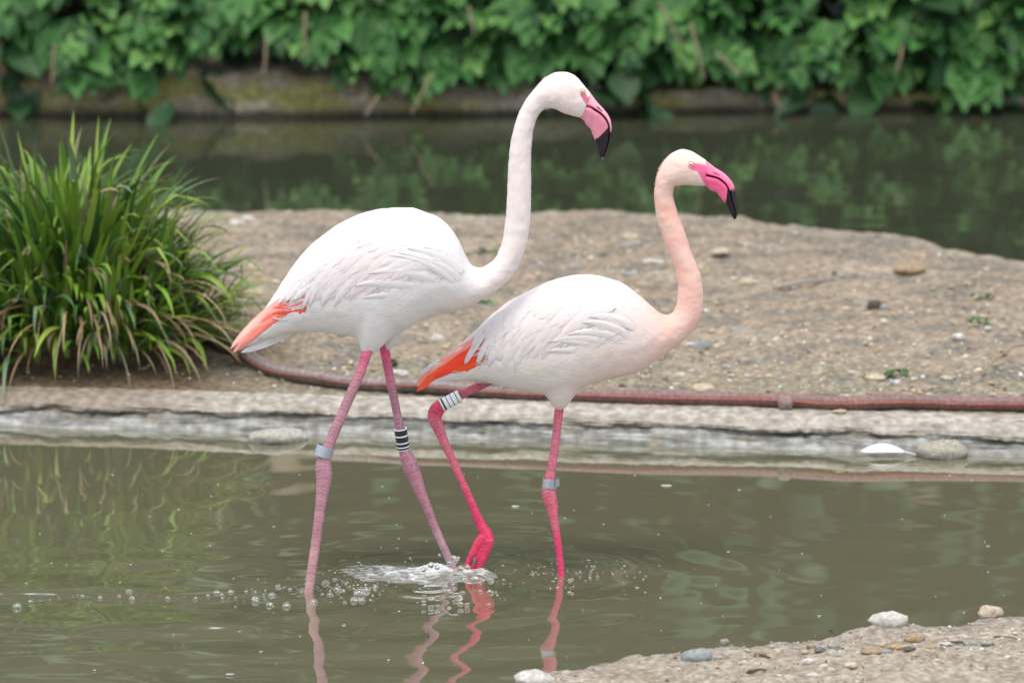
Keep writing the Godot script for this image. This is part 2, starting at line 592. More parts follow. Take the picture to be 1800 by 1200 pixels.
func build_shore() -> void:
	for p in [[700, 1300], [820, 1235], [900, 1205], [960, 1188], [1060, 1172], [1120, 1155], [1200, 1152], [1290, 1142], [1400, 1131], [1480, 1121], [1520, 1108], [1600, 1098], [1650, 1104], [1705, 1102], [1735, 1092], [1800, 1084], [2000, 1060]]:
		var g := ground(p[0], p[1], 0.02)
		shore_line.append([g.x, g.z])
	var P := PackedVector3Array()
	var C := PackedColorArray()
	var nx := 260
	var nz := 190
	for i in nx:
		var x := lerpf(-0.35, 1.5, float(i) / (nx - 1))
		for j in nz:
			var t := float(j) / (nz - 1)
			var z := shore_z(x) - 0.12 + (0.9 * t + 0.9 * t * t * t)
			P.append(Vector3(x, shore_height(x, z), z))
			var d := z - shore_z(x)
			var c := Color(0.42, 0.375, 0.31).lerp(Color(0.53, 0.475, 0.40), clampf(0.5 + 1.3 * n2.get_noise_2d(x * 8.0, z * 8.0 + 20.0), 0, 1))
			c = c.lerp(Color(0.36, 0.325, 0.305), smoothstep(0.14, 0.02, d + 0.04 * n2.get_noise_2d(x * 12.0, z * 12.0)) * 0.8)
			var k := 1.0 + 0.3 * n2.get_noise_2d(x * 60.0, z * 60.0)
			C.append(Color(c.r * k, c.g * k, c.b * k))
	struct("near_shore", grid(P, nx, nz, 2, C), M.sand)

# ---------------------------------------------------------------- stones
var stones := []

func stone(px: float, py: float, w: float, h: float, c: Color, label: String, on: String, group := "") -> void:
	var at := Vector3.ZERO
	var lift := 0.06
	for k in 3:
		at = ground(px, py + h * 0.32, lift)
		lift = sand_height(at.x, at.z) if on == "bank" else shore_height(at.x, at.z) if on == "shore" else 0.0
	var s := mpp(at.z)
	var m: ArrayMesh = stones[rng.randi() % stones.size()]
	var o := single("pebble", m, null, label, "pebble", group, at)
	var wm := w * s
	var hm := maxf(h * s * 0.95, wm * 0.3)
	o.transform = Transform3D(Basis.from_euler(Vector3(rf(-0.1, 0.1), rf(-0.5, 0.5), rf(-0.1, 0.1))).scaled_local(Vector3(wm, hm, wm * rf(0.65, 0.85))), at + Vector3(0, hm * 0.17, 0))
	o.material_override = stone_material(c)

var stone_mats := {}
func stone_material(c: Color) -> Material:
	if not stone_mats.has(c):
		var m: StandardMaterial3D = M.stone.duplicate()
		m.vertex_color_use_as_albedo = false
		m.albedo_color = (c * 1.15).linear_to_srgb()
		stone_mats[c] = m
	return stone_mats[c]

func build_stones() -> void:
	for k in 7:
		stones.append(stone_mesh(k))
	var white := Color(0.62, 0.61, 0.58)
	var cream := Color(0.56, 0.49, 0.37)
	var tan := Color(0.40, 0.31, 0.20)
	var grey := Color(0.34, 0.34, 0.33)
	var blue := Color(0.33, 0.37, 0.39)
	var dark := Color(0.13, 0.11, 0.095)
	var ochre := Color(0.50, 0.35, 0.19)
	for s in [
		[1612, 467, 60, 22, tan, "large flat brown stone near the far kerb of the sandbank"],
		[1146, 456, 26, 15, white, "white pebble right behind the neck of the smaller flamingo"],
		[1163, 457, 22, 11, white, "smaller white pebble touching the one behind the flamingo's neck"],
		[1276, 437, 40, 12, cream, "long cream stone on the bank under the smaller flamingo's beak"],
		[1322, 491, 32, 16, cream, "cream pebble halfway up the sandbank right of the flamingo neck"],
		[1243, 683, 50, 26, cream, "big rounded cream pebble just behind the red hose"],
		[1238, 606, 30, 22, blue, "blue grey pebble near the smaller flamingo's breast"],
		[1268, 608, 20, 16, cream, "cream pebble beside the blue grey one near the flamingo's breast"],
		[767, 592, 27, 15, white, "white oval pebble between the two flamingos"],
		[538, 614, 26, 18, cream, "cream pebble under the larger flamingo's belly, left of its legs"],
		[558, 620, 22, 13, ochre, "ochre stone leaning on a cream pebble under the larger flamingo"],
		[1550, 532, 26, 24, dark, "dark lump of stone on the right half of the sandbank"],
		[1568, 538, 18, 16, grey, "grey pebble beside the dark lump on the sandbank"],
		[1700, 590, 24, 15, white, "white pebble below a small green weed at the right"],
		[1497, 541, 20, 12, cream, "cream chip left of the dark lump on the sandbank"],
		[1305, 577, 26, 11, blue, "flat blue grey pebble right of the flamingo's breast"],
		[1498, 698, 24, 12, cream, "cream pebble touching the back of the hose at the right"],
		[1487, 724, 26, 8, cream, "flat cream stone in front of the hose"],
		[1115, 411, 36, 16, cream, "pale stone close to the far kerb, left of the smaller flamingo"],
		[1110, 424, 30, 10, grey, "flat grey stone in front of the pale one by the far kerb"],
		[700, 655, 34, 14, white, "pale stone behind the hose between the larger flamingo's legs and tail"],
		[740, 634, 24, 20, grey, "grey white stone behind the smaller flamingo's tail tip"],
		[436, 512, 44, 20, cream, "broad pale stone right of the grass clump"],
		[408, 386, 34, 14, white, "white stone on the far edge of the bank right of the grass"],
		[428, 379, 26, 12, white, "white stone farthest back beside the grass tips"],
		[1015, 466, 26, 16, grey, "grey pebble between the two flamingo necks"],
		[1112, 478, 30, 10, blue, "flat blue grey pebble behind the smaller flamingo's back"],
		[1590, 640, 10, 10, white, "tiny white stone above a green weed"],
		[1508, 655, 18, 10, white, "white pebble left of the bright green weed"],
		[1550, 664, 40, 8, cream, "long pale chip in front of the bright green weed"],
		[1682, 664, 32, 10, cream, "flat cream stone right of the bright green weed"],
		[1774, 701, 12, 10, white, "round white pebble behind the hose at the far right"],
		[1740, 722, 14, 9, white, "round white pebble before the hose at the far right"],
	]:
		stone(s[0], s[1], s[2], s[3], s[4], s[5], "bank")
	for s in [
		[1575, 1094, 72, 34, white, "largest whitish stone half buried at the near shore's edge"],
		[1757, 1081, 46, 28, cream, "rounded cream stone on top of the near shore's mound"],
		[1622, 1129, 38, 19, tan, "smooth tan pebble in the middle of the near shore"],
		[1344, 1156, 22, 15, tan, "brown pebble with dark twigs on the near shore"],
		[1374, 1153, 18, 12, cream, "cream pebble right of the brown one with twigs"],
		[1314, 1174, 20, 10, white, "white oval pebble low on the near shore, left"],
		[1430, 1171, 24, 14, white, "white egg shaped pebble on bare sand of the near shore"],
		[1458, 1181, 18, 11, white, "whitish pebble touching a cream one near the bottom edge"],
		[1472, 1187, 17, 13, cream, "cream pebble touching a whitish one near the bottom edge"],
		[1507, 1178, 27, 13, cream, "lumpy cream stone near the bottom edge"],
		[1440, 1196, 28, 9, white, "white stone cut by the bottom edge"],
		[1436, 1144, 17, 13, tan, "small brown upright stone left of a grey pebble"],
		[1476, 1143, 25, 12, grey, "grey pebble among dark twigs on the near shore"],
		[1453, 1151, 25, 9, Color(0.16, 0.17, 0.18), "dark slate pebble in front of the grey one"],
		[1425, 1155, 14, 9, cream, "small cream pebble left of the dark slate pebble"],
		[1564, 1142, 12, 9, cream, "small cream pebble behind the ochre stone"],
		[1588, 1146, 23, 13, ochre, "flat ochre stone below the tan pebble"],
		[1612, 1149, 25, 7, dark, "dark brown flat stone right of the ochre one"],
		[1574, 1154, 17, 8, blue, "blue grey pebble in front of the ochre stone"],
		[1545, 1154, 38, 9, tan, "long tan stone left of the blue grey pebble"],
		[1722, 1139, 30, 12, grey, "pale grey stone, left one of a pair at the right"],
		[1751, 1138, 28, 11, grey, "pale grey stone, right one of a pair at the right"],
		[1678, 1140, 24, 8, white, "white broken shell on the near shore"],
		[1650, 1146, 20, 7, ochre, "thin ochre stone left of the white shell"],
		[1232, 1160, 56, 34, blue, "large blue grey stone at the left end of the near shore"],
		[940, 1199, 70, 30, white, "whitish stone at the bottom edge where the shore begins"],
		[1160, 1143, 36, 12, blue, "flat grey stone in the water's edge at the shore's left end"],
		[1281, 1136, 18, 14, grey, "small pointed grey stone at the water line"],
		[1788, 1164, 15, 8, white, "small white stone at the right border of the near shore"],
		[1472, 1116, 7, 6, dark, "tiny dark stone at the water line"],
		[1662, 1170, 14, 6, cream, "small cream chip on the lower right sand"],
		[1620, 1160, 14, 7, cream, "small cream chip under the dark brown stone"],
	]:
		stone(s[0], s[1], s[2], s[3], s[4], s[5], "shore")
	stone(1668, 790, 96, 44, Color(0.42, 0.40, 0.34), "largest pale boulder lying in the water along the bank at the right", "water")
	stone(481, 766, 108, 34, Color(0.46, 0.47, 0.42), "long pale flat stone in the water against the bank at the left", "water")
	# the rest of the pebbles, alike
	var kinds := [[white, "white", 0.25], [cream, "cream", 0.35], [grey, "grey", 0.15], [tan, "brown", 0.15], [blue, "blue grey", 0.1]]
	var made := 0
	while made < 130:
		var px := rf(380, 1800)
		var py := rf(395, 705)
		var at := ground(px, py, 0.08)
		if at.z > near_z(at.x) - 0.24 or at.z < far_z(at.x) + 0.1:
			continue
		var roll := rng.randf()
		var k := 0
		while roll > kinds[k][2] and k < 4:
			roll -= kinds[k][2]
			k += 1
		var w := rf(8, 19) * lerpf(0.75, 1.1, (py - 395) / 310.0)
		stone(px, py, w, w * rf(0.42, 0.62), kinds[k][0], "small loose %s pebble on the sandbank, one of many alike" % kinds[k][1], "bank", "small pebbles on the sandbank")
		made += 1
	# gravel and crumbs
	var where := []
	var tints := []
	var low := stone_mesh(3, 0.3, 6, 8)
	for k in 3600:
		var x := rf(-1.25, 1.6)
		var z := 0.0
		if rng.randf() < 0.62:
			z = lerpf(near_z(x) - 0.2, far_z(x) + 0.08, pow(rng.randf(), 1.2))
		else:
			z = near_z(x) - rf(0.19, 0.75)
		if x < -0.45 and near_z(x) - z < 0.9 and rng.randf() < 0.85:
			continue
		var s := rf(0.003, 0.008) * (1.0 if rng.randf() < 0.85 else 1.7)
		where.append(Transform3D(Basis.from_euler(Vector3(rf(-0.3, 0.3), rf(0, TAU), rf(-0.3, 0.3))).scaled_local(Vector3(s * rf(1, 1.8), s * rf(0.5, 0.9), s)), Vector3(x, sand_height(x, z) + s * 0.15, z)))
		var roll := rng.randf()
		tints.append((cream if roll < 0.26 else white if roll < 0.31 else tan if roll < 0.75 else grey if roll < 0.9 else dark) * rf(0.7, 1.1))
	for k in 1500:
		var x := rf(-0.2, 1.3)
		var z := shore_z(x) + 0.5 * pow(rng.randf(), 0.8)
		var s := rf(0.0018, 0.0045) * (1.0 if rng.randf() < 0.9 else 1.8)
		where.append(Transform3D(Basis.from_euler(Vector3(rf(-0.3, 0.3), rf(0, TAU), rf(-0.3, 0.3))).scaled_local(Vector3(s * rf(1, 1.8), s * rf(0.5, 0.9), s)), Vector3(x, shore_height(x, z) + s * 0.2, z)))
		var roll := rng.randf()
		tints.append((cream if roll < 0.3 else white if roll < 0.36 else tan if roll < 0.7 else grey if roll < 0.85 else dark) * rf(0.7, 1.1))
	scatter("gravel", low, M.gravel, where, tints, "fine gravel and crumbs strewn over the sand")

# ---------------------------------------------------------------- hose, twigs, loose feather, weeds
func build_hose() -> void:
	var path := []
	for p in [[300, 566], [345, 592], [400, 624], [470, 655], [560, 672], [650, 679], [750, 685], [870, 692], [1000, 697], [1120, 701], [1250, 704], [1390, 708], [1500, 713], [1600, 711], [1700, 713], [1800, 715], [1950, 719]]:
		var g := ground(p[0], p[1], 0.075)
		path.append([g.x, maxf(sand_height(g.x, g.z) + 0.016, 0.077 if p[0] > 420 else 0.0), g.z])
	var rows := spline(path, 10)
	for r in rows:
		r.append(0.0165)
	var t := thing("garden_hose", "long dusty brown garden hose with red stripes lying along the concrete lip", "hose")
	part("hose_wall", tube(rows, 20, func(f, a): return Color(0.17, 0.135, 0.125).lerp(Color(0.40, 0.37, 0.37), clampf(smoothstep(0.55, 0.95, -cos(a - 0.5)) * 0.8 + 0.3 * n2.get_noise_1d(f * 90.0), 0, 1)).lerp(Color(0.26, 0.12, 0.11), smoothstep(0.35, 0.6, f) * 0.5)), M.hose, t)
	for s in [0.35, 1.5]:
		var strip := []
		for i in rows.size():
			var r: Array = rows[i]
			var q: Array = rows[mini(i + 1, rows.size() - 1)]
			var o: Array = rows[maxi(i - 1, 0)]
			var dir := Vector3(q[0] - o[0], q[1] - o[1], q[2] - o[2]).normalized()
			var side := dir.cross(Vector3.UP).normalized()
			var ang: float = s - 0.15 + 0.25 * n2.get_noise_1d(i * 0.05)
			var off := (side * cos(ang) + side.cross(dir) * sin(ang)) * 0.0145
			strip.append([r[0] + off.x, r[1] + off.y, r[2] + off.z, 0.0034 if s < 1 else 0.0024])
		part("red_stripe", tube(strip, 8, func(f, _a): return Color(0.38, 0.15, 0.125).lerp(Color(0.48, 0.155, 0.14), smoothstep(0.3, 0.6, f))), M.hose, t)
	var at := ground(1390, 712, 0.075)
	var cuff := []
	for k in 9:
		var x := at.x + (k - 4) * 0.0022
		cuff.append([x, maxf(sand_height(at.x, at.z) + 0.016, 0.077), at.z - (k - 4) * 0.0001, 0.0170 if k > 0 and k < 8 else 0.0164])
	part("coupling", tube(cuff, 20, plain_tint(Color(0.36, 0.26, 0.26))), M.hose, t)

func rod(called: String, a: Vector3, b: Vector3, r: float, m: Material, label: String, category: String, sag := 0.0) -> void:
	var rows := []
	for k in 9:
		var t := k / 8.0
		var p := a.lerp(b, t) + Vector3(0, sag * 4 * t * (1 - t), 0) + Vector3(n2.get_noise_1d(t * 2.0 + a.x * 9), n2.get_noise_1d(t * 2.0 + 9.0 + a.z * 9), 0) * r * 0.6
		rows.append([p.x, p.y, p.z, r * (1.0 - 0.45 * t)])
	single(called, tube(rows, 9, plain_tint(Color.WHITE)), m, label, category)

func build_bits() -> void:
	var on := func(px: float, py: float) -> Vector3:
		var g := ground(px, py, 0.09)
		return Vector3(g.x, sand_height(g.x, g.z) + 0.008, g.z)
	rod("dry_twig", on.call(1742, 655), on.call(1830, 618), 0.0035, M.straw, "tan dry twig on the sandbank at the right border", "twig", 0.02)
	rod("driftwood", on.call(1372, 521), on.call(1482, 502), 0.006, M.pale_wood, "bleached whitish stick lying across the middle of the sandbank", "stick", 0.004)
	var darkwood := mat(Color(0.06, 0.05, 0.04), 0.9)
	var sh := func(px: float, py: float) -> Vector3:
		var g := ground(px, py, 0.04)
		return Vector3(g.x, shore_height(g.x, g.z) + 0.002, g.z)
	rod("dark_twig", sh.call(1448, 1146), sh.call(1495, 1143), 0.0024, darkwood, "dark wet twig beside the grey pebble on the near shore", "twig")
	rod("dark_twig", sh.call(1345, 1149), sh.call(1362, 1161), 0.003, darkwood, "dark wet twig leaning on the brown pebble on the near shore", "twig")
	rod("dark_twig", sh.call(1672, 1138), sh.call(1712, 1136), 0.0022, darkwood, "thin dark twig behind the white shell", "twig")
	rod("dark_twig", sh.call(1765, 1124), sh.call(1806, 1138), 0.0014, darkwood, "hair thin dark twig at the right border of the near shore", "twig", 0.003)
	rod("dark_twig", sh.call(1322, 1198), sh.call(1356, 1196), 0.003, darkwood, "dark stick cut by the bottom edge", "twig", 0.003)
	# white feather adrift at the water's edge
	var t := thing("loose_feather", "white loose feather curled on the water in front of the bank's boulder", "feather", ground(1566, 806) + Vector3(0, 0.003, 0))
	var P := PackedVector3Array()
	var C := PackedColorArray()
	for i in 15:
		var f := i / 14.0
		var half := 0.021 * pow(f + 0.02, 0.4) * pow(1.0 - f, 0.45) * 1.5
		for j in 7:
			var u := j / 3.0 - 1.0
			P.append(Vector3(lerpf(0.045, -0.05, f), 0.004 + 0.014 * sin(PI * f) * (0.6 + 0.4 * u) + 0.004 * u * u, -half * u))
			C.append(Color.WHITE)
	part("vane", grid(P, 15, 7, 2, C), M.white_feather, t)
	part("quill", tube([[0.07, 0.001, 0.0, 0.0012], [0.045, 0.008, 0, 0.0012], [0.0, 0.024, 0, 0.001], [-0.03, 0.018, 0, 0.0006]], 6, plain_tint(Color.WHITE)), M.band_white, t)
	# weeds
	var leaf := weed_leaf()
	for w in [[848, 452, 60, "green weed behind the larger flamingo's neck", 14, 2], [1598, 652, 60, "bright green weed on the sand at the right, biggest there", 10, 4], [1730, 582, 34, "small green weed above the white pebble at the right", 7, 1], [1745, 530, 44, "flat olive weed sprig high at the right of the sandbank", 6, 3], [548, 684, 40, "small green weed under the hose left of the larger flamingo's legs", 9, 2], [858, 540, 36, "olive weed between the flamingos' bodies", 6, 3], [225, 665, 70, "tiny seedlings in the soil before the grass clump", 8, 1], [700, 628, 26, "olive sprout beside the larger flamingo's far leg", 5, 3]]:
		var at: Vector3 = on.call(w[0], w[1])
		var o := thing("weed", w[3], "weed", at - Vector3(0, 0.008, 0))
		var wide: float = w[2] * mpp(at.z)
		for k in w[4]:
			var l := part("leaf", leaf, M.leaf[(w[5] + (k % 2)) % 5], o)
			var s := rf(0.016, 0.028)
			l.transform = Transform3D(Basis.from_euler(Vector3(rf(0.1, 0.7), rf(0, TAU), rf(-0.4, 0.4))).scaled(Vector3.ONE * s), Vector3(rf(-0.4, 0.4) * wide, rf(0.004, 0.014), rf(-0.3, 0.3) * wide))

func weed_leaf() -> ArrayMesh:
	var P := PackedVector3Array()
	var UV := PackedVector2Array()
	for i in 7:
		var f := i / 6.0
		for j in 3:
			var u := j - 1.0
			P.append(Vector3(u * 0.32 * sin(PI * pow(f, 0.8)) , 0.1 * absf(u) + 0.3 * f - 0.35 * f * f, f))
			UV.append(Vector2(j / 2.0, f))
	return grid(P, 7, 3, 2, PackedColorArray(), UV)

# ---------------------------------------------------------------- grass clump
func blade_mesh(length: float, width: float, lean: float, droop: float, yaw: float, kink: float, sd: float) -> ArrayMesh:
	var P := PackedVector3Array()
	var C := PackedColorArray()
	var UV := PackedVector2Array()
	var n := 9
	var p := Vector3.ZERO
	var a := lean
	var out := Vector3(sin(yaw), 0, cos(yaw))
	var side := Vector3(cos(yaw), 0, -sin(yaw)).rotated(out, rng.randf_range(-0.3, 0.3))
	for i in n:
		var f := float(i) / (n - 1)
		var dir := Vector3.UP * cos(a) + out * sin(a)
		var nrm := side.cross(dir)
		var half := width * 0.5 * (0.55 + 0.45 * smoothstep(0.0, 0.25, f)) * (1.0 - pow(f, 3.2) * 0.97)
		var twist := side.rotated(dir, 0.7 * n2.get_noise_1d(sd + f * 0.8))
		for j in 3:
			var u := j - 1.0
			P.append(p + twist * u * half + nrm * (absf(u) * half * 0.35))
			var k := 1.0 + 0.2 * n2.get_noise_1d(sd * 3.0 + f * 3.0)
			C.append(Color(k, k, k))
			UV.append(Vector2(j * 0.5, f))
		p += dir * length / (n - 1)
		a += droop / (n - 1) * (0.4 + 1.6 * f) + (kink if i == 5 else 0.0)
	return grid(P, n, 3, 0, C, UV)

func build_grass() -> void:
	var at := ground(108, 622, 0.07)
	var t := thing("grass_clump", "big clump of green sedge with dry brown blades on the left of the bank", "grass", Vector3(at.x, 0.08, at.z))
	var rest := SurfaceTool.new()
	rest.begin(Mesh.PRIMITIVE_TRIANGLES)
	for k in 1500:
		var front := k < 290
		var yaw := rf(-1.8, 1.8) if front else rf(-PI, PI)
		var r := sqrt(rng.randf())
		var pos := Vector3(sin(yaw) * r * 0.29, 0.0, cos(yaw) * r * 0.21)
		pos.y = rf(0.02, 0.26) * (1.0 - 0.9 * pow(r, 4.0))
		var lean := clampf(r * rf(0.2, 1.35) + rf(-0.35, 0.35), -0.4, 1.4)
		var length := lerpf(0.33, 0.24, r) * rf(0.55, 1.12)
		var width := rf(0.011, 0.020)
		var droop := rf(-0.3, 2.1)
		var kink := 0.0
		yaw += rf(-0.6, 0.6)
		var roll := rng.randf()
		var which := 0 if roll < 0.26 else 1 if roll < 0.5 else 2 if roll < 0.66 else 3 if roll < 0.76 else 4 if roll < 0.94 else 7
		if front and k < 110 or not front and k > 1300:
			# dead blades: hang low at the foot or stand broken in the crown
			which = 5 + rng.randi() % 2 if rng.randf() < 0.85 else 7
			if rng.randf() < 0.6:
				lean = rf(0.9, 1.4)
				droop = rf(0.9, 1.9)
				length = rf(0.16, 0.34)
				width = rf(0.005, 0.012)
				pos.y = rf(0.03, 0.14)
				if front:
					yaw = rf(-1.3, 1.3)
					pos.x = sin(yaw) * 0.28
					pos.z = cos(yaw) * rf(0.12, 0.19)
			else:
				length *= 0.8
				kink = rf(-0.5, 0.9)
		elif rng.randf() < 0.2:
			kink = rf(0.4, 1.4)
		var m := blade_mesh(length, width, lean, droop, yaw, kink, k * 1.37)
		if front:
			var b := part("blade", m, M.blade[which], t)
			b.position = pos
		else:
			var c: Color = M.blade[which].albedo_color.srgb_to_linear()
			var arr := m.surface_get_arrays(0)
			var cols: PackedColorArray = arr[Mesh.ARRAY_COLOR]
			for i in cols.size():
				cols[i] = Color(c.r * cols[i].r, c.g * cols[i].g, c.b * cols[i].b)
			arr[Mesh.ARRAY_COLOR] = cols
			var am := ArrayMesh.new()
			am.add_surface_from_arrays(Mesh.PRIMITIVE_TRIANGLES, arr)
			rest.append_from(am, 0, Transform3D(Basis(), pos))
	var white_blade: StandardMaterial3D = M.blade[0].duplicate()
	white_blade.albedo_color = Color.WHITE
	var inner := part("inner_blades", rest.commit(), white_blade, t)
	inner.set_meta("kind", "stuff")

# ---------------------------------------------------------------- far side: wall, leafy plants, slope
var far_shore := []

func shore_far_z(x: float) -> float:
	return lut(far_shore, x)

func leaf_mesh(k: int) -> ArrayMesh:
	# toothed heart-shaped leaf, 1 long, stalk at the origin, tip at +z, face up
	var P := PackedVector3Array()
	var UV := PackedVector2Array()
	var nu := 17
	for i in nu:
		var f := float(i) / (nu - 1)
		var half := 0.40 * pow(sin(PI * pow(clampf(f * 0.97 + 0.03, 0, 1), 0.62)), 0.85)
		if k % 3 == 1:
			half *= 0.78 + 0.36 * maxf(0.0, sin(f * PI * 2.2 - 0.3))
		half *= 1.0 + (0.10 if i % 2 == 0 else -0.13) * smoothstep(0.0, 0.2, f) * smoothstep(1.0, 0.8, f)
		for j in 5:
			var u := (j - 2) / 2.0
			var back := -0.10 * u * u * smoothstep(0.3, 0.0, f)
			P.append(Vector3(u * half, 0.16 * absf(u) * half * 2.0 + 0.10 * f - (0.28 + 0.1 * (k % 3)) * f * f + 0.02 * sin(f * 21.0 + u * 4.0 + k), f + back - 0.03 * absf(u)))
			UV.append(Vector2(j / 4.0, f))
	return grid(P, nu, 5, 2, PackedColorArray(), UV)

func build_far_side() -> void:
	for p in [[-400, 200], [0, 199], [250, 203], [500, 203], [800, 200], [1100, 196], [1400, 191], [1800, 188], [2200, 186]]:
		var g := ground(p[0], p[1])
		far_shore.append([g.x, g.z])
	# mossy wall
	var P := PackedVector3Array()
	var C := PackedColorArray()
	var nx := 520
	var tops := [[-1.9, 0.26], [-1.45, 0.25], [-1.2, 0.17], [-0.9, 0.14], [-0.4, 0.13], [0.0, 0.10], [0.35, 0.085], [0.8, 0.065], [1.6, 0.055]]
	var prof := [[-0.1, -0.3], [-0.02, -0.02], [0.0, 0.015], [0.004, 0.25], [0.01, 0.5], [0.02, 0.75], [0.035, 0.92], [0.07, 1.0], [0.2, 1.02], [0.4, 1.0]]
	prof = spline(prof, 3)
	for i in nx:
		var x := lerpf(-2.6, 2.6, float(i) / (nx - 1))
		var top := lut(tops, x) * (1.0 + 0.25 * n2.get_noise_1d(x * 3.0))
		var z0 := shore_far_z(x)
		for j in prof.size():
			var h: float = prof[j][1] * (top if prof[j][1] > 0 else 1.0)
			var d: float = prof[j][0] + 0.02 * n2.get_noise_2d(x * 3.0, h * 9.0) + 0.008 * n2.get_noise_2d(x * 14.0, h * 30.0)
			P.append(Vector3(x, h, z0 - d - 0.04))
			var c := Color(0.36, 0.32, 0.235).lerp(Color(0.55, 0.50, 0.40), smoothstep(0.02, 0.3, n2.get_noise_2d(x * 4.0 + 8.0, h * 14.0)))
			c = c.lerp(Color(0.37, 0.35, 0.11), smoothstep(-0.15, 0.3, n2.get_noise_2d(x * 2.6 + 40.0, h * 8.0)) * 0.85)
			c = c.lerp(Color(0.44, 0.41, 0.15), smoothstep(-1.15, -1.4, x) * clampf(0.6 + n2.get_noise_2d(x * 5.0, h * 8.0), 0, 1) * 0.8)
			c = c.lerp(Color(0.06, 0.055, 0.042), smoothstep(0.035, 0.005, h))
			C.append(c)
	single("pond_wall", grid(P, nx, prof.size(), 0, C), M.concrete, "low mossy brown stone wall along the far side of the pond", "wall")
	# unseen rising ground behind it, added dark and steep to block light
	P = PackedVector3Array()
	for i in 61:
		var x := lerpf(-16.0, 16.0, i / 60.0)
		for j in 14:
			var z := -6.1 - j * 0.55
			P.append(Vector3(x, -0.1 + 0.42 * j + 0.12 * n2.get_noise_2d(x * 0.7, z * 0.7), z))
	struct("added_bank_slope", grid(P, 61, 14, 2), M.soil)
	# the fringe of leafy shoots that hangs over the wall
	var leaves := []
	for k in 6:
		leaves.append(leaf_mesh(k))
	var fringe := [[-100, 60], [0, 70], [80, 120], [130, 165], [180, 185], [230, 180], [270, 130], [330, 100], [420, 95], [500, 105], [560, 125], [640, 140], [700, 170], [760, 172], [840, 160], [900, 155], [1000, 150], [1080, 124], [1200, 126], [1280, 140], [1330, 160], [1400, 160], [1450, 138], [1560, 165], [1640, 142], [1700, 178], [1800, 178], [2000, 170]]
	var names := [
		"dark leafy plant at the left above the yellow mossy wall", "leafy shoots hanging down to the water above the grass clump", "leafy plant over the bare brown stretch of wall", "dark leafy plant with dry stalks left of the hanging pale leaf",
		"plant with one large pale drooping leaf", "leafy plant above the larger flamingo's back", "broad leaved plant just left of the larger flamingo's head", "broad leaved plant right behind the larger flamingo's head",
		"leafy plant above the low mossy kerb with two tan stalks", "plant with a many fingered bright leaf cluster over the kerb", "leafy plant above and right of the smaller flamingo's head", "bright cut leaved plant low over the water at the right",
		"dark leafy plant second from the right border", "leafy plant reaching down to the water at the right border"]
	for k in 14:
		var cx := -30.0 + 1860.0 * (k + 0.5) / 14.0
		var base := upright(cx, 100, -6.0)
		base.y = 0.1
		var t := thing("leafy_plant", names[k], "plant", base, "")
		var count := 18
		for s in count:
			var px := cx + (float(s) / (count - 1) - 0.5) * 150.0 + rf(-15, 15)
			var low := lut(fringe, px)
			var u := rng.randf()
			var py := lerpf(low - 32.0, -70.0, u) + rf(-8, 8)
			if s % 4 == 0:
				py = low - rf(28, 52)
			var z := shore_far_z(base.x) + rf(-0.06, 0.10) - u * 0.12
			var root := upright(px, py, z) - base
			shoot(t, root, leaves, py > low - 70.0)
	# dry stalks among them
	for s in [[528, 12, 531, 92, "tan upright stalk above the bare wall"], [461, 55, 455, 122, "thin stalk left of the tan upright one"], [1221, 30, 1244, 130, "thick pinkish dry stalk above the low kerb"], [1268, 84, 1310, 124, "slanting tan stalk beside the thick pinkish one"], [1600, 72, 1590, 116, "brown stalk among leaves high at the right"], [756, 122, 720, 192, "pale slanting stalk over the wall left of the larger flamingo's head"], [660, 160, 637, 197, "short orange brown stalk touching the water"], [1164, -5, 1206, 72, "leaning stalk at the top edge right of the larger flamingo"], [822, 0, 832, 50, "thin stalk at the top edge above the flamingo's back"], [80, 70, 75, 140, "thin stalk before the yellow mossy wall"]]:
		rod("dry_stalk", upright(s[0], s[1], -5.62), upright(s[2], s[3], -5.6), 0.0048, M.straw, s[4], "stalk")
	# foliage mass behind and above
	var where := []
	var tints := []
	var quad := weed_leaf()
	for k in 15000:
		var x := rf(-5.0, 5.0) if k < 9000 else rf(-14.0, 14.0)
		var h := rf(-0.02, 0.9) if k < 5200 else rf(0.2, 6.0)
		var z := -6.05 - h * 0.45 + rf(-0.35, 0.12) + 0.5 * n2.get_noise_2d(x * 0.8, h * 0.9)
		var s := rf(0.10, 0.17) if k < 9000 else rf(0.16, 0.3)
		where.append(Transform3D(Basis.from_euler(Vector3(rf(0.1, 1.3), rf(-1.5, 1.5), rf(-0.5, 0.5))).scaled(Vector3.ONE * s), Vector3(x, h, z)))
		var g := rf(0.6, 1.25)
		tints.append(Color(0.020 * g, 0.066 * g, 0.020 * g) if rng.randf() < 0.93 else Color(0.16, 0.12, 0.07))
	scatter("foliage", quad, M.mass, where, tints, "dense green foliage rising behind the leafy plants")

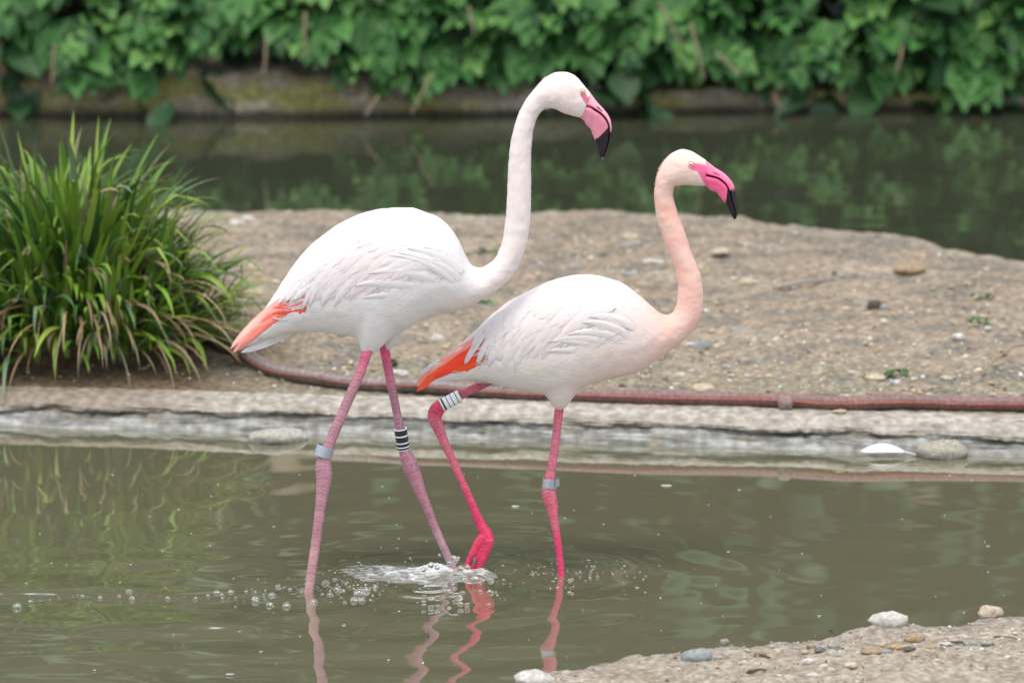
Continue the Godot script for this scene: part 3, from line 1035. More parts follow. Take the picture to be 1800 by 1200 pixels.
func shoot(t: Node3D, root: Vector3, leaves: Array, hang: bool) -> void:
	var dir := Vector3(rf(-0.6, 0.6), rf(-0.75, 0.1) if hang else rf(-0.4, 0.7), rf(0.35, 1.0)).normalized()
	var n := 3 + rng.randi() % 2
	var step := rf(0.028, 0.040)
	var back := root - dir * step * (n + 1)
	var rows := []
	for k in 6:
		var f := k / 5.0
		var p := back.lerp(root, f) + Vector3(0, 0.03 * 4 * f * (1 - f), 0)
		rows.append([p.x, p.y, p.z, 0.004 - 0.002 * f])
	part("stem", tube(rows, 6, plain_tint(Color.WHITE)), M.stem, t)
	var side := dir.cross(Vector3.UP).normalized()
	var face := side.cross(dir).normalized()
	var tone := rng.randi() % 5
	var size := rf(0.075, 0.125)
	for k in n:
		var f := float(k + 1) / n
		var p := back.lerp(root, f * 0.9 + 0.1) + Vector3(0, 0.03 * 4 * f * (1 - f), 0)
		for s in [-1.0, 1.0]:
			var out: Vector3 = (side * s * (1.15 - 0.5 * f) + dir * (0.35 + 0.6 * f) + face * rf(-0.25, 0.3) + Vector3(0, -rf(0.1, 0.6), 0)).normalized()
			var up := (face + Vector3(rf(-0.3, 0.3), 0.4, 0.45 + rf(-0.25, 0.35))).normalized()
			place_leaf(t, leaves, p, out, up, size * (1.1 - 0.38 * f) * rf(0.85, 1.15), tone)
	place_leaf(t, leaves, root, (dir + Vector3(0, -0.45, 0)).normalized(), (face + Vector3(0, 0.3, 0.4)).normalized(), size * rf(0.6, 0.95), tone)

func place_leaf(t: Node3D, leaves: Array, p: Vector3, out: Vector3, up: Vector3, size: float, tone: int) -> void:
	var x := up.cross(out).normalized()
	var y := out.cross(x).normalized()
	var l := part("leaf", leaves[rng.randi() % leaves.size()], M.leaf[clampi(tone + rng.randi_range(-1, 1), 0, 4)], t)
	l.transform = Transform3D(Basis(x, y, out).scaled(Vector3.ONE * size), p)

# ---------------------------------------------------------------- flamingos
var rings := []      # of the bird in work: [T, B (pixels), half width (m)]
var plane := 0.0     # its middle

func to_segment(p: Vector2, a: Vector2, b: Vector2) -> float:
	return p.distance_to(Geometry2D.get_closest_point_to_segment(p, a, b))

func thick(p: Vector2) -> float:
	var last := 0.0
	for i in rings.size():
		var T: Vector2 = rings[i][0]
		var B: Vector2 = rings[i][1]
		var s := (B - T).cross(p - T)
		if i > 0 and s * last <= 0.0:
			var v := clampf((p - T).dot(B - T) / (B - T).length_squared(), 0.0, 1.0)
			return rings[i][2] * sqrt(maxf(0.0, 1.0 - pow(2.0 * v - 1.0, 2.0)))
		last = s
	return 0.0

func plumage(am: ArrayMesh, sec: Array, sub: int, torso: int, tint: Callable, tufts: Array) -> void:
	var rows := spline(sec, sub)
	var sides := 80
	var P := PackedVector3Array()
	var C := PackedColorArray()
	var UV := PackedVector2Array()
	var s := mpp(plane)
	rings.clear()
	var nu := rows.size()
	for i in nu + 2:
		var r: Array = rows[clampi(i - 1, 0, nu - 1)]
		var pinch := 0.02 if i == 0 or i == nu + 1 else 1.0
		var T2 := Vector2(r[0], r[1])
		var B2 := Vector2(r[2], r[3])
		var T := upright(r[0], r[1], plane)
		var B := upright(r[2], r[3], plane)
		var w: float = r[4] * s
		if i > 0 and i <= torso * sub:
			rings.append([T2, B2, w])
		for j in sides + 1:
			var a := TAU * j / sides
			var c := cos(a)
			var p := (T + B) * 0.5 + (T - B) * 0.5 * c * pinch + Vector3(0, 0, w * sin(a) * pinch)
			var q := (T2 + B2) * 0.5 + (T2 - B2) * 0.5 * c
			var dn := n2.get_noise_3d(p.x * 26.0, p.y * 40.0, p.z * 26.0)
			p += ((T - B).normalized() * c + Vector3(0, 0, sin(a))) * dn * 0.0016 * pinch
			if c < 0.2:
				for t in tufts:
					var dx: float = (q.x - t[0]) / t[1]
					var dz: float = (p.z - plane - t[2]) / t[3]
					var e := dx * dx + dz * dz
					if e < 1.0:
						var k := smoothstep(0.0, 0.9, 1.0 - sqrt(e)) * smoothstep(0.2, -0.3, c)
						p += Vector3(t[5] * s, -t[4] * s, 0) * k
			P.append(p)
			C.append(tint.call(q, float(i) / sub, a))
			UV.append(Vector2(float(j) / sides, float(i) / sub * 0.5))
	add_grid(am, P, nu + 2, sides + 1, 1, C, UV, M.plumage)

func feather(root: Vector2, tip: Vector2, width: float, bend: float, layer: float, c0: Color, c1: Color, sharp := 0.5, lift := 0.0, side := 1.0) -> ArrayMesh:
	var P := PackedVector3Array()
	var C := PackedColorArray()
	var UV := PackedVector2Array()
	var nu := 12
	var nv := 7
	var dir := (tip - root).normalized()
	var perp := Vector2(-dir.y, dir.x)
	for i in nu:
		var f := float(i) / (nu - 1)
		var mid := root.lerp(tip, f) + perp * bend * 4.0 * f * (1.0 - f)
		var half := width * 0.5 * pow(f + 0.03, 0.3) * pow(maxf(1.0 - f, 0.0), sharp) * (1.25 if sharp > 0.4 else 1.05) + 0.15
		for j in nv:
			var u := j / (nv - 1.0) * 2.0 - 1.0
			var q := mid + perp * half * u
			var z := thick(q) + 0.00023 * layer + lift * f * f * 0.001 + 0.0016 * (1.0 - u * u) * smoothstep(0.0, 0.25, f) + 0.0008 * smoothstep(0.2, 1.0, f)
			P.append(upright(q.x, q.y, plane + side * z))
			C.append(c0.lerp(c1, smoothstep(0.1, 1.0, f)))
			UV.append(Vector2(f * 0.1 + absf(u) * 0.12, f * 1.2 - absf(u) * 0.3))
	return grid(P, nu, nv, 0, C, UV)

func feather_row(o: Node3D, r0: Vector2, r1: Vector2, t0: Vector2, t1: Vector2, n: int, width: float, bend: float, layer: float, c0: Color, c1: Color, sharp: float) -> void:
	for k in n:
		var f := (k + 0.5) / n
		var j := Vector2(rf(-5, 5), rf(-5, 5))
		var g := rf(0.95, 1.03)
		if rng.randf() < 0.4:
			c1 = c1.lerp(Color(0.76, 0.56, 0.58), rf(0.05, 0.22))
		part("feather", feather(r0.lerp(r1, f) + j, t0.lerp(t1, f) + Vector2(rf(-5, 5), rf(-6, 6)), width * rf(0.85, 1.15), bend + rf(-4, 4), layer + k % 3 * 0.5, c0 * g, c1 * g, sharp), M.feather, o)

# slim soft feathers too many to tell apart, laid over the flank and shoulder
func soft_feathers(o: Node3D, poly: PackedVector2Array, count: int, turn: Callable, c0: Color, c1: Color) -> void:
	var st := SurfaceTool.new()
	st.begin(Mesh.PRIMITIVE_TRIANGLES)
	var box := Rect2(poly[0], Vector2.ZERO)
	for p in poly:
		box = box.expand(p)
	var made := 0
	while made < count:
		var p := Vector2(rf(box.position.x, box.end.x), rf(box.position.y, box.end.y))
		if not Geometry2D.is_point_in_polygon(p, poly):
			continue
		made += 1
		var dir: Vector2 = turn.call(p)
		dir = dir.rotated(rf(-0.22, 0.22)) * rf(22, 58)
		var g := rf(0.94, 1.04)
		st.append_from(feather(p, p + dir, rf(3.5, 10.0), rf(-4, 5), rf(1.5, 6.0), c0 * g, c0.lerp(c1, rng.randf()).lerp(Color(0.76, 0.58, 0.58), 0.35 * pow(rng.randf(), 3.0)) * g, 0.8), 0, Transform3D())
	var m := part("contour_feathers", st.commit(), M.feather, o)
	m.set_meta("kind", "stuff")

func leg(am: ArrayMesh, pts: Array, za: float, zb: float, tint: Callable) -> void:
	var rows := []
	var n := pts.size()
	var y0: float = pts[0][1]
	var y1: float = pts[n - 1][1]
	for p in spline(pts, 7):
		var f := clampf((p[1] - y0) / (y1 - y0), 0, 1)
		var z := lerpf(za, zb, f)
		var q := upright(p[0], p[1], z)
		rows.append([q.x, q.y, q.z, p[2] * mpp(z)])
	add_tube(am, rows, 22, tint, M.skin)

func at_leg(px: float, py: float, y0: float, y1: float, za: float, zb: float) -> Vector3:
	return upright(px, py, lerpf(za, zb, clampf((py - y0) / (y1 - y0), 0, 1)))

# a hollow cylinder between two points
func cuff(a: Vector3, b: Vector3, r0: float, r1: float) -> ArrayMesh:
	var ax := (b - a).normalized()
	var sx := ax.cross(Vector3(0, 0, 1)).normalized()
	var sy := ax.cross(sx)
	var P := PackedVector3Array()
	var prof := [[r0, 0.0], [r1 - 0.0003, 0.0], [r1, 0.03], [r1, 0.97], [r1 - 0.0003, 1.0], [r0, 1.0], [r0, 0.0]]
	for p in prof:
		for j in 33:
			var w := TAU * j / 32.0
			P.append(a.lerp(b, p[1]) + (sx * cos(w) + sy * sin(w)) * p[0])
	var am := ArrayMesh.new()
	add_grid(am, P, prof.size(), 33, 0)
	return am

func beak(t: Node3D, rows: Array, seam_colour: Color, pink: Color, pale: Color, tip_px: Array) -> void:
	# rows: [top x, y, seam x, y, bottom x, y, half width]; tip_px: where the black begins on the upper and on the lower half
	var s := mpp(plane)
	var fine := spline(rows, 8)
	for half in 2:
		var P := PackedVector3Array()
		var C := PackedColorArray()
		var nv := 29
		for i in fine.size():
			var r: Array = fine[i]
			var f := float(i) / (fine.size() - 1)
			var A := Vector2(r[0], r[1]) if half == 0 else Vector2(r[2], r[3])
			var B := Vector2(r[2], r[3]) if half == 0 else Vector2(r[4], r[5])
			var w: float = r[6] * (0.97 if half == 0 else 1.0)
			for j in nv:
				var a := TAU * (j % (nv - 1)) / (nv - 1)
				var c := cos(a)
				# the half is D-shaped: widest at the seam
				var wide := sqrt(maxf(0.0, 1.0 - pow(c, 4.0))) * sin(a) / maxf(absf(sin(a)), 0.001)
				var skew := (0.62 - 0.38 * c) if half == 0 else (0.72 + 0.28 * c)
				var q := (A + B) * 0.5 + (A - B) * 0.5 * c
				var end := 0.05 if i == 0 or i == fine.size() - 1 else 1.0
				var p := upright(q.x, q.y, plane)
				P.append(p + Vector3(0, 0, wide * skew * w * s * 1.25 * end))
				var v := (1.0 - c) * 0.5
				var col := pink.lerp(pale, clampf((1.0 - v) * 0.8 if half == 0 else 0.25 * v, 0, 1))
				col = col * (1.0 + 0.18 * n2.get_noise_3d(p.x * 60.0, p.y * 60.0, p.z * 60.0 + half * 9.0))
				var edge: float = tip_px[half]
				var jag := 0.035 * n2.get_noise_2d(v * 14.0 + half * 7.0, a * 2.0)
				col = col.lerp(Color(0.012, 0.011, 0.012), smoothstep(edge - 0.012, edge + 0.012, f + jag + (0.05 * (1.0 - v) if half == 1 else 0.0)))
				if half == 1:
					col = col.lerp(seam_colour, smoothstep(0.10, 0.05, v) * smoothstep(0.06, 0.16, f))
				C.append(col)
		part("upper_beak" if half == 0 else "lower_beak", grid(P, fine.size(), nv, 1, C), M.beak, t)

func eye(t: Node3D, px: float, py: float, z: float, r: float, iris: Color) -> void:
	var s := mpp(plane)
	var q := upright(px, py, plane + z)
	var P := PackedVector3Array()
	var C := PackedColorArray()
	for i in 12:
		var th := PI * 0.5 * i / 11.0
		for j in 25:
			var ph := TAU * j / 24.0
			P.append(Vector3(sin(th) * cos(ph), sin(th) * sin(ph), cos(th) * 0.55) * r * s)
			C.append(iris if th > 0.5 else iris * 0.85)
	var e := part("eyeball", grid(P, 12, 25, 1, C), M.eye, t)
	e.position = q
	var pup := SphereMesh.new()
	pup.radius = r * s * 0.40
	pup.height = r * s * 0.5
	pup.radial_segments = 16
	pup.rings = 8
	var pu := part("pupil", pup, M.black, e)
	pu.position = Vector3(0, 0, r * s * 0.50)
	var rim := TorusMesh.new()
	rim.inner_radius = r * s * 0.92
	rim.outer_radius = r * s * 1.32
	rim.rings = 28
	rim.ring_segments = 10
	var lid := part("eye_rim", rim, mat(Color(0.62, 0.22, 0.27), 0.6), t)
	lid.transform = Transform3D(Basis(Vector3.RIGHT, PI / 2).scaled(Vector3(1, 1, 0.7)), q)

func nostril(t: Node3D, a: Vector2, b: Vector2, z: float) -> void:
	var p := upright(a.x, a.y, plane + z)
	var q := upright(b.x, b.y, plane + z)
	part("nostril", tube([[p.x, p.y, p.z, 0.0004], [lerpf(p.x, q.x, 0.4), lerpf(p.y, q.y, 0.4), lerpf(p.z, q.z, 0.4), 0.0011], [q.x, q.y, q.z, 0.0005]], 8, plain_tint(Color.WHITE)), mat(Color(0.10, 0.02, 0.03), 0.6), t)

func large_flamingo() -> void:
	plane = 0.0
	var t := thing("flamingo", "larger white flamingo with upright neck wading at the left with both feet in water", "flamingo", Vector3.ZERO)
	var am := ArrayMesh.new()
	var sec := [
		[410, 600, 411, 613, 4], [430, 572, 436, 606, 13], [460, 537, 470, 593, 27], [491, 489, 503, 585, 43], [527, 440, 535, 582, 57], [572, 402, 573, 585, 68], [618, 376, 610, 591, 76], [664, 364, 654, 594, 80],
		[710, 361, 704, 581, 81], [746, 369, 736, 563, 78], [780, 387, 766, 552, 70], [803, 417, 798, 546, 58], [817, 447, 822, 537, 46], [828, 464, 846, 526, 37], [842, 469, 868, 511, 29], [857, 462, 892, 492, 25],
		[871, 448, 910, 466, 22.5], [882, 422, 924, 431, 21.5], [888.5, 382, 932, 388, 21], [891.5, 330, 934, 333, 20], [894, 280, 934, 281, 19], [898.5, 240, 935, 246, 17.5], [908, 203, 939, 217, 16], [921, 173, 946, 197, 16],
		[937, 152, 955, 185, 18], [956, 131, 965, 181, 22], [977, 119.5, 977, 184, 26], [1000, 118.5, 990, 190, 26], [1017, 128, 1005, 194.5, 22], [1030, 142.5, 1015, 197, 18], [1041, 155.5, 1024, 199, 13]]
	var tint := func(q: Vector2, s: float, a: float) -> Color:
		var c := Color(0.72, 0.69, 0.685)
		var neck := smoothstep(11.5, 14.5, s)
		c = c.lerp(Color(0.80, 0.70, 0.665), neck * (0.75 + 0.35 * n2.get_noise_2d(q.x * 0.012, q.y * 0.02)))
		c = c.lerp(Color(0.80, 0.66, 0.60), smoothstep(24.0, 27.5, s) * 0.8 * (0.6 + 0.4 * -cos(a)))
		c = c.lerp(Color(0.78, 0.62, 0.60), smoothstep(9.5, 11.5, s) * smoothstep(15.0, 12.0, s) * smoothstep(0.2, -0.9, cos(a)) * 0.6)
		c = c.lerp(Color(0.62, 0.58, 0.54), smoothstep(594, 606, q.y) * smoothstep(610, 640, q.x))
		var lore := maxf(smoothstep(6.5, 3.5, to_segment(q, Vector2(1027, 155), Vector2(1036, 170))), smoothstep(6.5, 4.0, to_segment(q, Vector2(1035, 167), Vector2(1043, 164))))
		lore = maxf(lore, smoothstep(6.5, 4.5, q.distance_to(Vector2(1026.6, 153))) * 0.75)
		c = c.lerp(Color(0.68, 0.20, 0.30), clampf(lore, 0, 1) * smoothstep(0.99, 0.85, cos(a)))
		return c
	plumage(am, sec, 13, 12, tint, [[656, 38, 0.026, 0.062, 34, -14], [692, 26, -0.032, 0.036, 42, -14]])
	var leg_tint := func(top: Color, mid: Color, low: Color) -> Callable:
		return func(f: float, _a: float) -> Color:
			var c := top.lerp(mid, smoothstep(0.10, 0.26, f)).lerp(low, smoothstep(0.75, 0.9, f))
			return c * (1.0 + 0.2 * n2.get_noise_1d(f * 14.0))
	leg(am, [[654, 590, 10], [648, 605, 9.5], [640, 620, 9], [628, 655, 8.8], [612, 692, 9], [592, 738, 9.2], [573, 782, 10], [565, 806, 12], [562, 822, 14.5], [563, 836, 15], [562, 856, 13], [558, 885, 10], [553, 925, 9], [547, 970, 8.6], [541, 1010, 8.3], [535, 1056, 8.2], [530, 1100, 8.2]], 0.030, 0.086, leg_tint.call(Color(0.76, 0.15, 0.27), Color(0.46, 0.265, 0.31), Color(0.54, 0.35, 0.345)))
	leg(am, [[668, 590, 9], [671, 610, 8.7], [674, 628, 8.5], [681, 665, 8], [688, 700, 7.6], [696, 740, 7.6], [703, 780, 8.5], [709, 800, 11], [716, 816, 14], [720, 829, 14.5], [727, 845, 12.5], [737, 872, 9.8], [749, 900, 8.2], [764, 938, 7.4], [781, 976, 7.2], [797, 1012, 7.2], [811, 1045, 7]], -0.035, -0.075, leg_tint.call(Color(0.74, 0.12, 0.27), Color(0.47, 0.25, 0.31), Color(0.47, 0.36, 0.385)))
	var body := part("body", am, null, t)
	body.set_meta("label", "white plumage and pink scaly legs")
	# head
	beak(t, [[1037, 150, 1029, 177, 1020, 198, 12], [1047, 164, 1041, 179, 1029, 205, 12.5], [1054, 173, 1050, 184, 1034, 213.5, 12], [1063, 182.5, 1059.5, 190, 1040.5, 219.5, 11.5], [1071.5, 193, 1067.5, 198, 1043.5, 227, 10.8], [1076.5, 203, 1072.5, 207, 1045.5, 232, 10], [1078.5, 215, 1075, 217.5, 1047.5, 237.5, 9.2], [1078.3, 227, 1075, 229, 1049.8, 243, 8.2], [1076.8, 237, 1074, 238.5, 1052, 249, 7.4], [1074.6, 247, 1071.5, 248.5, 1054, 257, 6.6], [1071.5, 258, 1068, 259.5, 1055.8, 265, 5.4], [1067, 268.5, 1064.5, 269.3, 1059.5, 271.5, 3]], Color(0.03, 0.012, 0.02), Color(0.66, 0.22, 0.30), Color(0.72, 0.42, 0.47), [0.60, 0.565])
	nostril(t, Vector2(1051.5, 178), Vector2(1062, 188), 0.0105)
	eye(t, 1026.6, 153, 0.0180, 3.9, Color(0.62, 0.55, 0.28))
	var drip := SphereMesh.new()
	drip.radius = 0.0012
	drip.height = 0.003
	var dp := part("water_drop", drip, M.drop, t)
	dp.position = upright(1062.5, 272.5, plane)
	# rings
	var s := mpp(plane)
	var a := at_leg(566, 787, 590, 1100, 0.03, 0.086)
	var b := at_leg(560, 806, 590, 1100, 0.03, 0.086)
	part("metal_leg_ring", cuff(a, b, 15.2 * s, 16.6 * s), M.band_metal, t)
	var c0 := at_leg(700, 756, 590, 1045, -0.035, -0.075)
	var c1 := at_leg(705.5, 793, 590, 1045, -0.035, -0.075)
	var ring := part("plastic_leg_ring", cuff(c0, c1, 8.8 * s, 11.6 * s), M.band_black, t)
	for k in [[0.0, 0.035], [0.30, 0.36], [0.63, 0.68], [0.83, 0.875], [0.975, 1.0]]:
		part("white_line", cuff(c0.lerp(c1, k[0] - 0.002), c0.lerp(c1, k[1] + 0.002), 9.0 * s, 11.9 * s), M.band_white, ring)
	# wings and tail
	var white := Color(0.725, 0.695, 0.695)
	var lilac := Color(0.71, 0.65, 0.675)
	var coral := Color(0.86, 0.13, 0.10)
	var salmon := Color(0.90, 0.36, 0.29)
	for side in [1.0, -1.0]:
		var patch := feather(Vector2(760, 450), Vector2(505, 545), 190, -18, 0.5, white, white, 0.7, 0.0, side)
		var w := part("wing", patch, M.feather, t)
		for f in [[590, 548, 470, 540, 26, 6, coral, coral, 1.0], [580, 535, 455, 552, 24, 8, coral, salmon, 1.0], [545, 530, 432, 580, 24, 2, coral, salmon, 1.5], [520, 532, 399, 620, 20, 2, coral, salmon, 2.0], [512, 512, 395, 614, 18, 7, salmon, Color(0.93, 0.48, 0.41), 2.5], [500, 528, 401, 621, 16, 4, coral, salmon, 2.2], [505, 535, 415, 610, 18, 0, coral, salmon, 1.8], [560, 510, 527, 553, 26, 0, coral, coral, 1.2], [610, 520, 560, 552, 22, 2, coral, coral, 1.2], [640, 540, 588, 552, 10, 2, coral, Color(0.85, 0.3, 0.3), 1.6]]:
			part("flight_feather", feather(Vector2(f[0], f[1]), Vector2(f[2], f[3]), f[4], f[5], f[8], f[6], f[7], 0.42, 0.0, side), M.feather, w)
		if side < 0:
			continue
		feather_row(w, Vector2(800, 505), Vector2(720, 560), Vector2(660, 520), Vector2(560, 556), 9, 30, 6, 3.0, white, white, 0.75)
		feather_row(w, Vector2(540, 465), Vector2(700, 478), Vector2(481, 528), Vector2(610, 534), 13, 30, 7, 4.5, white, lilac, 0.6)
		feather_row(w, Vector2(590, 420), Vector2(735, 455), Vector2(508, 500), Vector2(640, 530), 10, 36, 8, 6.0, white, lilac, 0.6)
		feather_row(w, Vector2(640, 390), Vector2(765, 430), Vector2(550, 455), Vector2(668, 505), 8, 40, 8, 7.5, white, white, 0.5)
		feather_row(w, Vector2(700, 380), Vector2(795, 455), Vector2(610, 420), Vector2(690, 490), 7, 40, 8, 9.0, white, white, 0.5)
		for f in [[536, 500, 529, 553, 17, 2, 1], [556, 528, 516, 551, 20, 0, 1], [580, 532, 545, 553, 20, 2, 1], [565, 543, 470, 550, 13, 2, 1], [569, 528, 563, 551, 7, 0, 1], [612, 540, 566, 551, 9, 1, 1], [540, 490, 524, 520, 9, 0, 0]]:
			part("feather", feather(Vector2(f[0], f[1]), Vector2(f[2], f[3]), f[4], f[5], 6.5, coral if f[6] else salmon, coral, 0.5), M.feather, w)
		for f in [[575, 470, 524, 543, 20, 5], [600, 480, 558, 538, 24, 4], [565, 475, 536, 540, 16, 2], [625, 480, 580, 541, 24, 4], [540, 478, 494, 529, 22, 2], [520, 490, 480, 533, 16, 0], [555, 490, 508, 527, 20, 2]]:
			part("feather", feather(Vector2(f[0], f[1]), Vector2(f[2], f[3]), f[4], f[5], 8.0, white, lilac, 0.6, 2.0), M.feather, w)
		for f in [[812, 472, 712, 433, 30, 10, 12], [808, 488, 697, 441, 24, 9, 11], [800, 500, 682, 446, 19, 14, 12], [790, 512, 644, 478, 28, 18, 11], [775, 522, 618, 500, 30, 14, 10], [806, 458, 742, 431, 26, 6, 10], [765, 532, 632, 522, 24, 8, 9]]:
			part("feather", feather(Vector2(f[0], f[1]), Vector2(f[2], f[3]), f[4], f[5], f[6] * 0.75, white, white, 0.6, 1.2), M.feather, w)
	soft_feathers(t.get_node("wing"), PackedVector2Array([Vector2(600, 420), Vector2(700, 405), Vector2(795, 465), Vector2(800, 520), Vector2(700, 568), Vector2(600, 560), Vector2(520, 570), Vector2(540, 480)]), 420, func(p): return Vector2(-0.9, lerpf(0.75, 0.1, smoothstep(440.0, 560.0, p.y))).normalized(), white, lilac)
	var tail := part("tail", feather(Vector2(520, 570), Vector2(414, 620), 22, -3, 1.0, white, white, 0.5), M.feather, t)
	for f in [[500, 574, 418, 620, 14, -4], [495, 572, 434, 604, 14, -5], [525, 572, 450, 590, 18, -4], [545, 570, 470, 574, 20, -4], [560, 566, 482, 562, 12, 2], [590, 568, 520, 564, 18, 3], [480, 578, 428, 612, 10, -2], [620, 574, 560, 566, 18, 3], [470, 586, 422, 617, 8, -3], [460, 590, 426, 620, 7, -2], [530, 564, 470, 558, 8, -2], [545, 562, 505, 556, 7, 2]]:
		part("feather", feather(Vector2(f[0], f[1]), Vector2(f[2], f[3]), f[4], f[5], 4.0, white, white, 0.6), M.feather, tail)

	soft_feathers(tail, PackedVector2Array([Vector2(480, 580), Vector2(560, 562), Vector2(700, 545), Vector2(790, 520), Vector2(750, 540), Vector2(700, 566), Vector2(640, 584), Vector2(590, 576), Vector2(520, 574), Vector2(450, 600)]), 330, func(p): return Vector2(-0.93, lerpf(0.5, 0.1, smoothstep(450.0, 600.0, p.x))).normalized(), white, Color(0.70, 0.655, 0.64))
	neck_down(t, sec, 11, Color(0.74, 0.67, 0.64))

func small_flamingo() -> void:
	plane = -0.075
	var t := thing("flamingo", "smaller flamingo with salmon pink neck and one leg raised, at the right", "flamingo", Vector3.ZERO)
	var am := ArrayMesh.new()
	var sec := [
		[752, 655, 755, 668, 4], [783, 628, 790, 671, 14], [815, 599, 822, 669, 28], [843, 572, 848, 671, 43], [867, 550, 868, 676, 54], [895, 529, 898, 684, 63], [928, 511, 930, 689, 70], [962, 495, 960, 694, 74], [1000, 484, 996, 692, 75],
		[1035, 481, 1030, 681, 73], [1068, 486, 1066, 669, 67], [1098, 496, 1100, 662, 58], [1122, 513, 1131, 650, 49], [1142, 530, 1160, 632, 41], [1158, 544, 1184, 616, 34], [1170, 551.5, 1207, 598, 28], [1181, 552, 1224, 581, 24.5],
		[1190, 545, 1236, 560, 23], [1196, 527, 1241.5, 533, 22], [1197, 500, 1241, 500, 21.5], [1191.5, 470, 1233, 466, 20.5], [1181, 440, 1220, 437, 19], [1169.5, 412, 1208, 398, 18], [1160, 382, 1197, 370, 17], [1155.5, 350, 1190.5, 347, 17],
		[1155.5, 325, 1188, 333, 18], [1160, 301, 1191.5, 323, 20], [1170, 281, 1199, 320.5, 24], [1185, 264, 1211, 320, 26], [1202, 256.5, 1222, 320.5, 25], [1218, 258, 1232, 320.5, 22], [1233, 265.5, 1239, 321, 18], [1248, 275.5, 1246, 321, 14]]
	var tint := func(q: Vector2, s: float, a: float) -> Color:
		var c := Color(0.72, 0.675, 0.66)
		var neck := smoothstep(10.0, 15.5, s)
		c = c.lerp(Color(0.80, 0.475, 0.39), neck * (0.84 + 0.3 * n2.get_noise_2d(q.x * 0.015, q.y * 0.02)) * smoothstep(31.0, 24.0, s))
		c = c.lerp(Color(0.80, 0.585, 0.495), smoothstep(24.0, 27.0, s) * 0.8)
		c = c.lerp(Color(0.78, 0.57, 0.50), smoothstep(7.0, 11.0, s) * smoothstep(15.0, 12.0, s) * smoothstep(0.5, -0.9, cos(a)) * 0.7)
		c = c.lerp(Color(0.80, 0.68, 0.58), smoothstep(8.0, 2.0, absf(a - 2.5) * 2.0) * smoothstep(3.0, 6.0, s) * smoothstep(11.0, 8.0, s) * 0.3)
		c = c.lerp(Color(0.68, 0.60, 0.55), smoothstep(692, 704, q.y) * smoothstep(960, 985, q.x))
		var lore := maxf(smoothstep(8.0, 5.0, to_segment(q, Vector2(1225, 284), Vector2(1243, 288))), smoothstep(8.5, 6.0, to_segment(q, Vector2(1239, 291), Vector2(1249, 309))))
		lore = maxf(lore, smoothstep(7.5, 5.0, q.distance_to(Vector2(1220.7, 282.5))) * 0.8)
		c = c.lerp(Color(0.78, 0.16, 0.32), clampf(lore, 0, 1) * smoothstep(0.97, 0.8, cos(a)))
		return c
	plumage(am, sec, 13, 12, tint, [[990, 36, -0.005, 0.06, 30, -4]])
	var leg_tint := func(f: float, a: float) -> Color:
		var c := Color(0.76, 0.045, 0.16).lerp(Color(0.62, 0.20, 0.27), smoothstep(0.1, 0.2, f)).lerp(Color(0.66, 0.17, 0.24), smoothstep(0.42, 0.5, f)).lerp(Color(0.72, 0.07, 0.19), smoothstep(0.66, 0.75, f))
		return c * (1.0 + 0.2 * n2.get_noise_2d(f * 20.0, a))
	leg(am, [[988, 690, 9], [987, 705, 8.4], [984, 725, 8], [978, 780, 7.6], [971, 825, 8], [967, 850, 10], [965.5, 866, 12.6], [968, 882, 12.4], [972, 898, 10.6], [975.5, 920, 8], [979, 940, 6.8], [983, 965, 6.2], [986, 990, 5.9], [988.5, 1020, 6], [991, 1060, 6]], -0.08, -0.065, leg_tint)
	var pinkish := func(f: float, a: float) -> Color:
		var c := Color(0.58, 0.16, 0.22).lerp(Color(0.66, 0.09, 0.15), smoothstep(0.25, 0.35, f)).lerp(Color(0.68, 0.20, 0.27), smoothstep(0.42, 0.5, f)).lerp(Color(0.72, 0.06, 0.16), smoothstep(0.6, 0.85, f))
		return c * (1.0 + 0.2 * n2.get_noise_2d(f * 20.0, a))
	leg(am, [[905, 652, 10], [880, 661, 9], [851, 675, 8], [828, 686, 7.6], [806, 697.5, 7.8], [788, 706, 9], [774, 714, 12], [764, 725, 13.5], [762, 738, 12.5], [768, 755, 10.5], [777, 777, 8.2], [790, 805, 7.2], [804, 837, 6.8], [820, 872, 6.8], [833, 902, 7.4], [844, 928, 9], [853, 946, 12], [857, 958, 12]], -0.12, -0.09, pinkish)
	# the raised foot: three toes folded together
	var red := func(f: float, a: float) -> Color:
		return Color(0.74, 0.07, 0.15).lerp(Color(0.66, 0.25, 0.25), smoothstep(0.75, 1.0, f)) * (1.0 + 0.25 * n2.get_noise_2d(f * 9.0, a))
	for toe in [[[852, 950, 9.5], [843, 958, 9.5], [833, 975, 8], [824, 992, 6], [817, 1006, 4], [814, 1012, 2]], [[857, 955, 10.5], [855, 968, 9.5], [848, 986, 8.5], [839, 1003, 7.5], [833, 1015, 6], [829, 1024, 3]], [[853, 956, 9], [846, 972, 8], [838, 988, 6.5], [830, 1003, 5], [824, 1014, 3]]]:
		var rows := []
		var k := 0.0
		for p in spline(toe, 6):
			var q := upright(p[0], p[1], -0.085 + 0.004 * k)
			rows.append([q.x, q.y, q.z, p[2] * mpp(plane)])
		add_tube(am, rows, 16, red, M.skin)
	var body := part("body", am, null, t)
	body.set_meta("label", "pale pink plumage and bright pink legs")
	# web between the toes and the small rear toe
	var P := PackedVector3Array()
	var C := PackedColorArray()
	for i in 7:
		var f := i / 6.0
		for j in 5:
			var g := j / 4.0
			var q := Vector2(848, 952).lerp(Vector2(818, 1006), f).lerp(Vector2(856, 960).lerp(Vector2(833, 1012), f), g)
			P.append(upright(q.x, q.y, -0.079 - 0.006 * sin(PI * g) * f))
			C.append(Color(0.60, 0.08, 0.14).lerp(Color(0.42, 0.22, 0.22), f * 0.6))
	part("web", grid(P, 7, 5, 0, C), M.beak, t)
	var hq := upright(833, 994, -0.072)
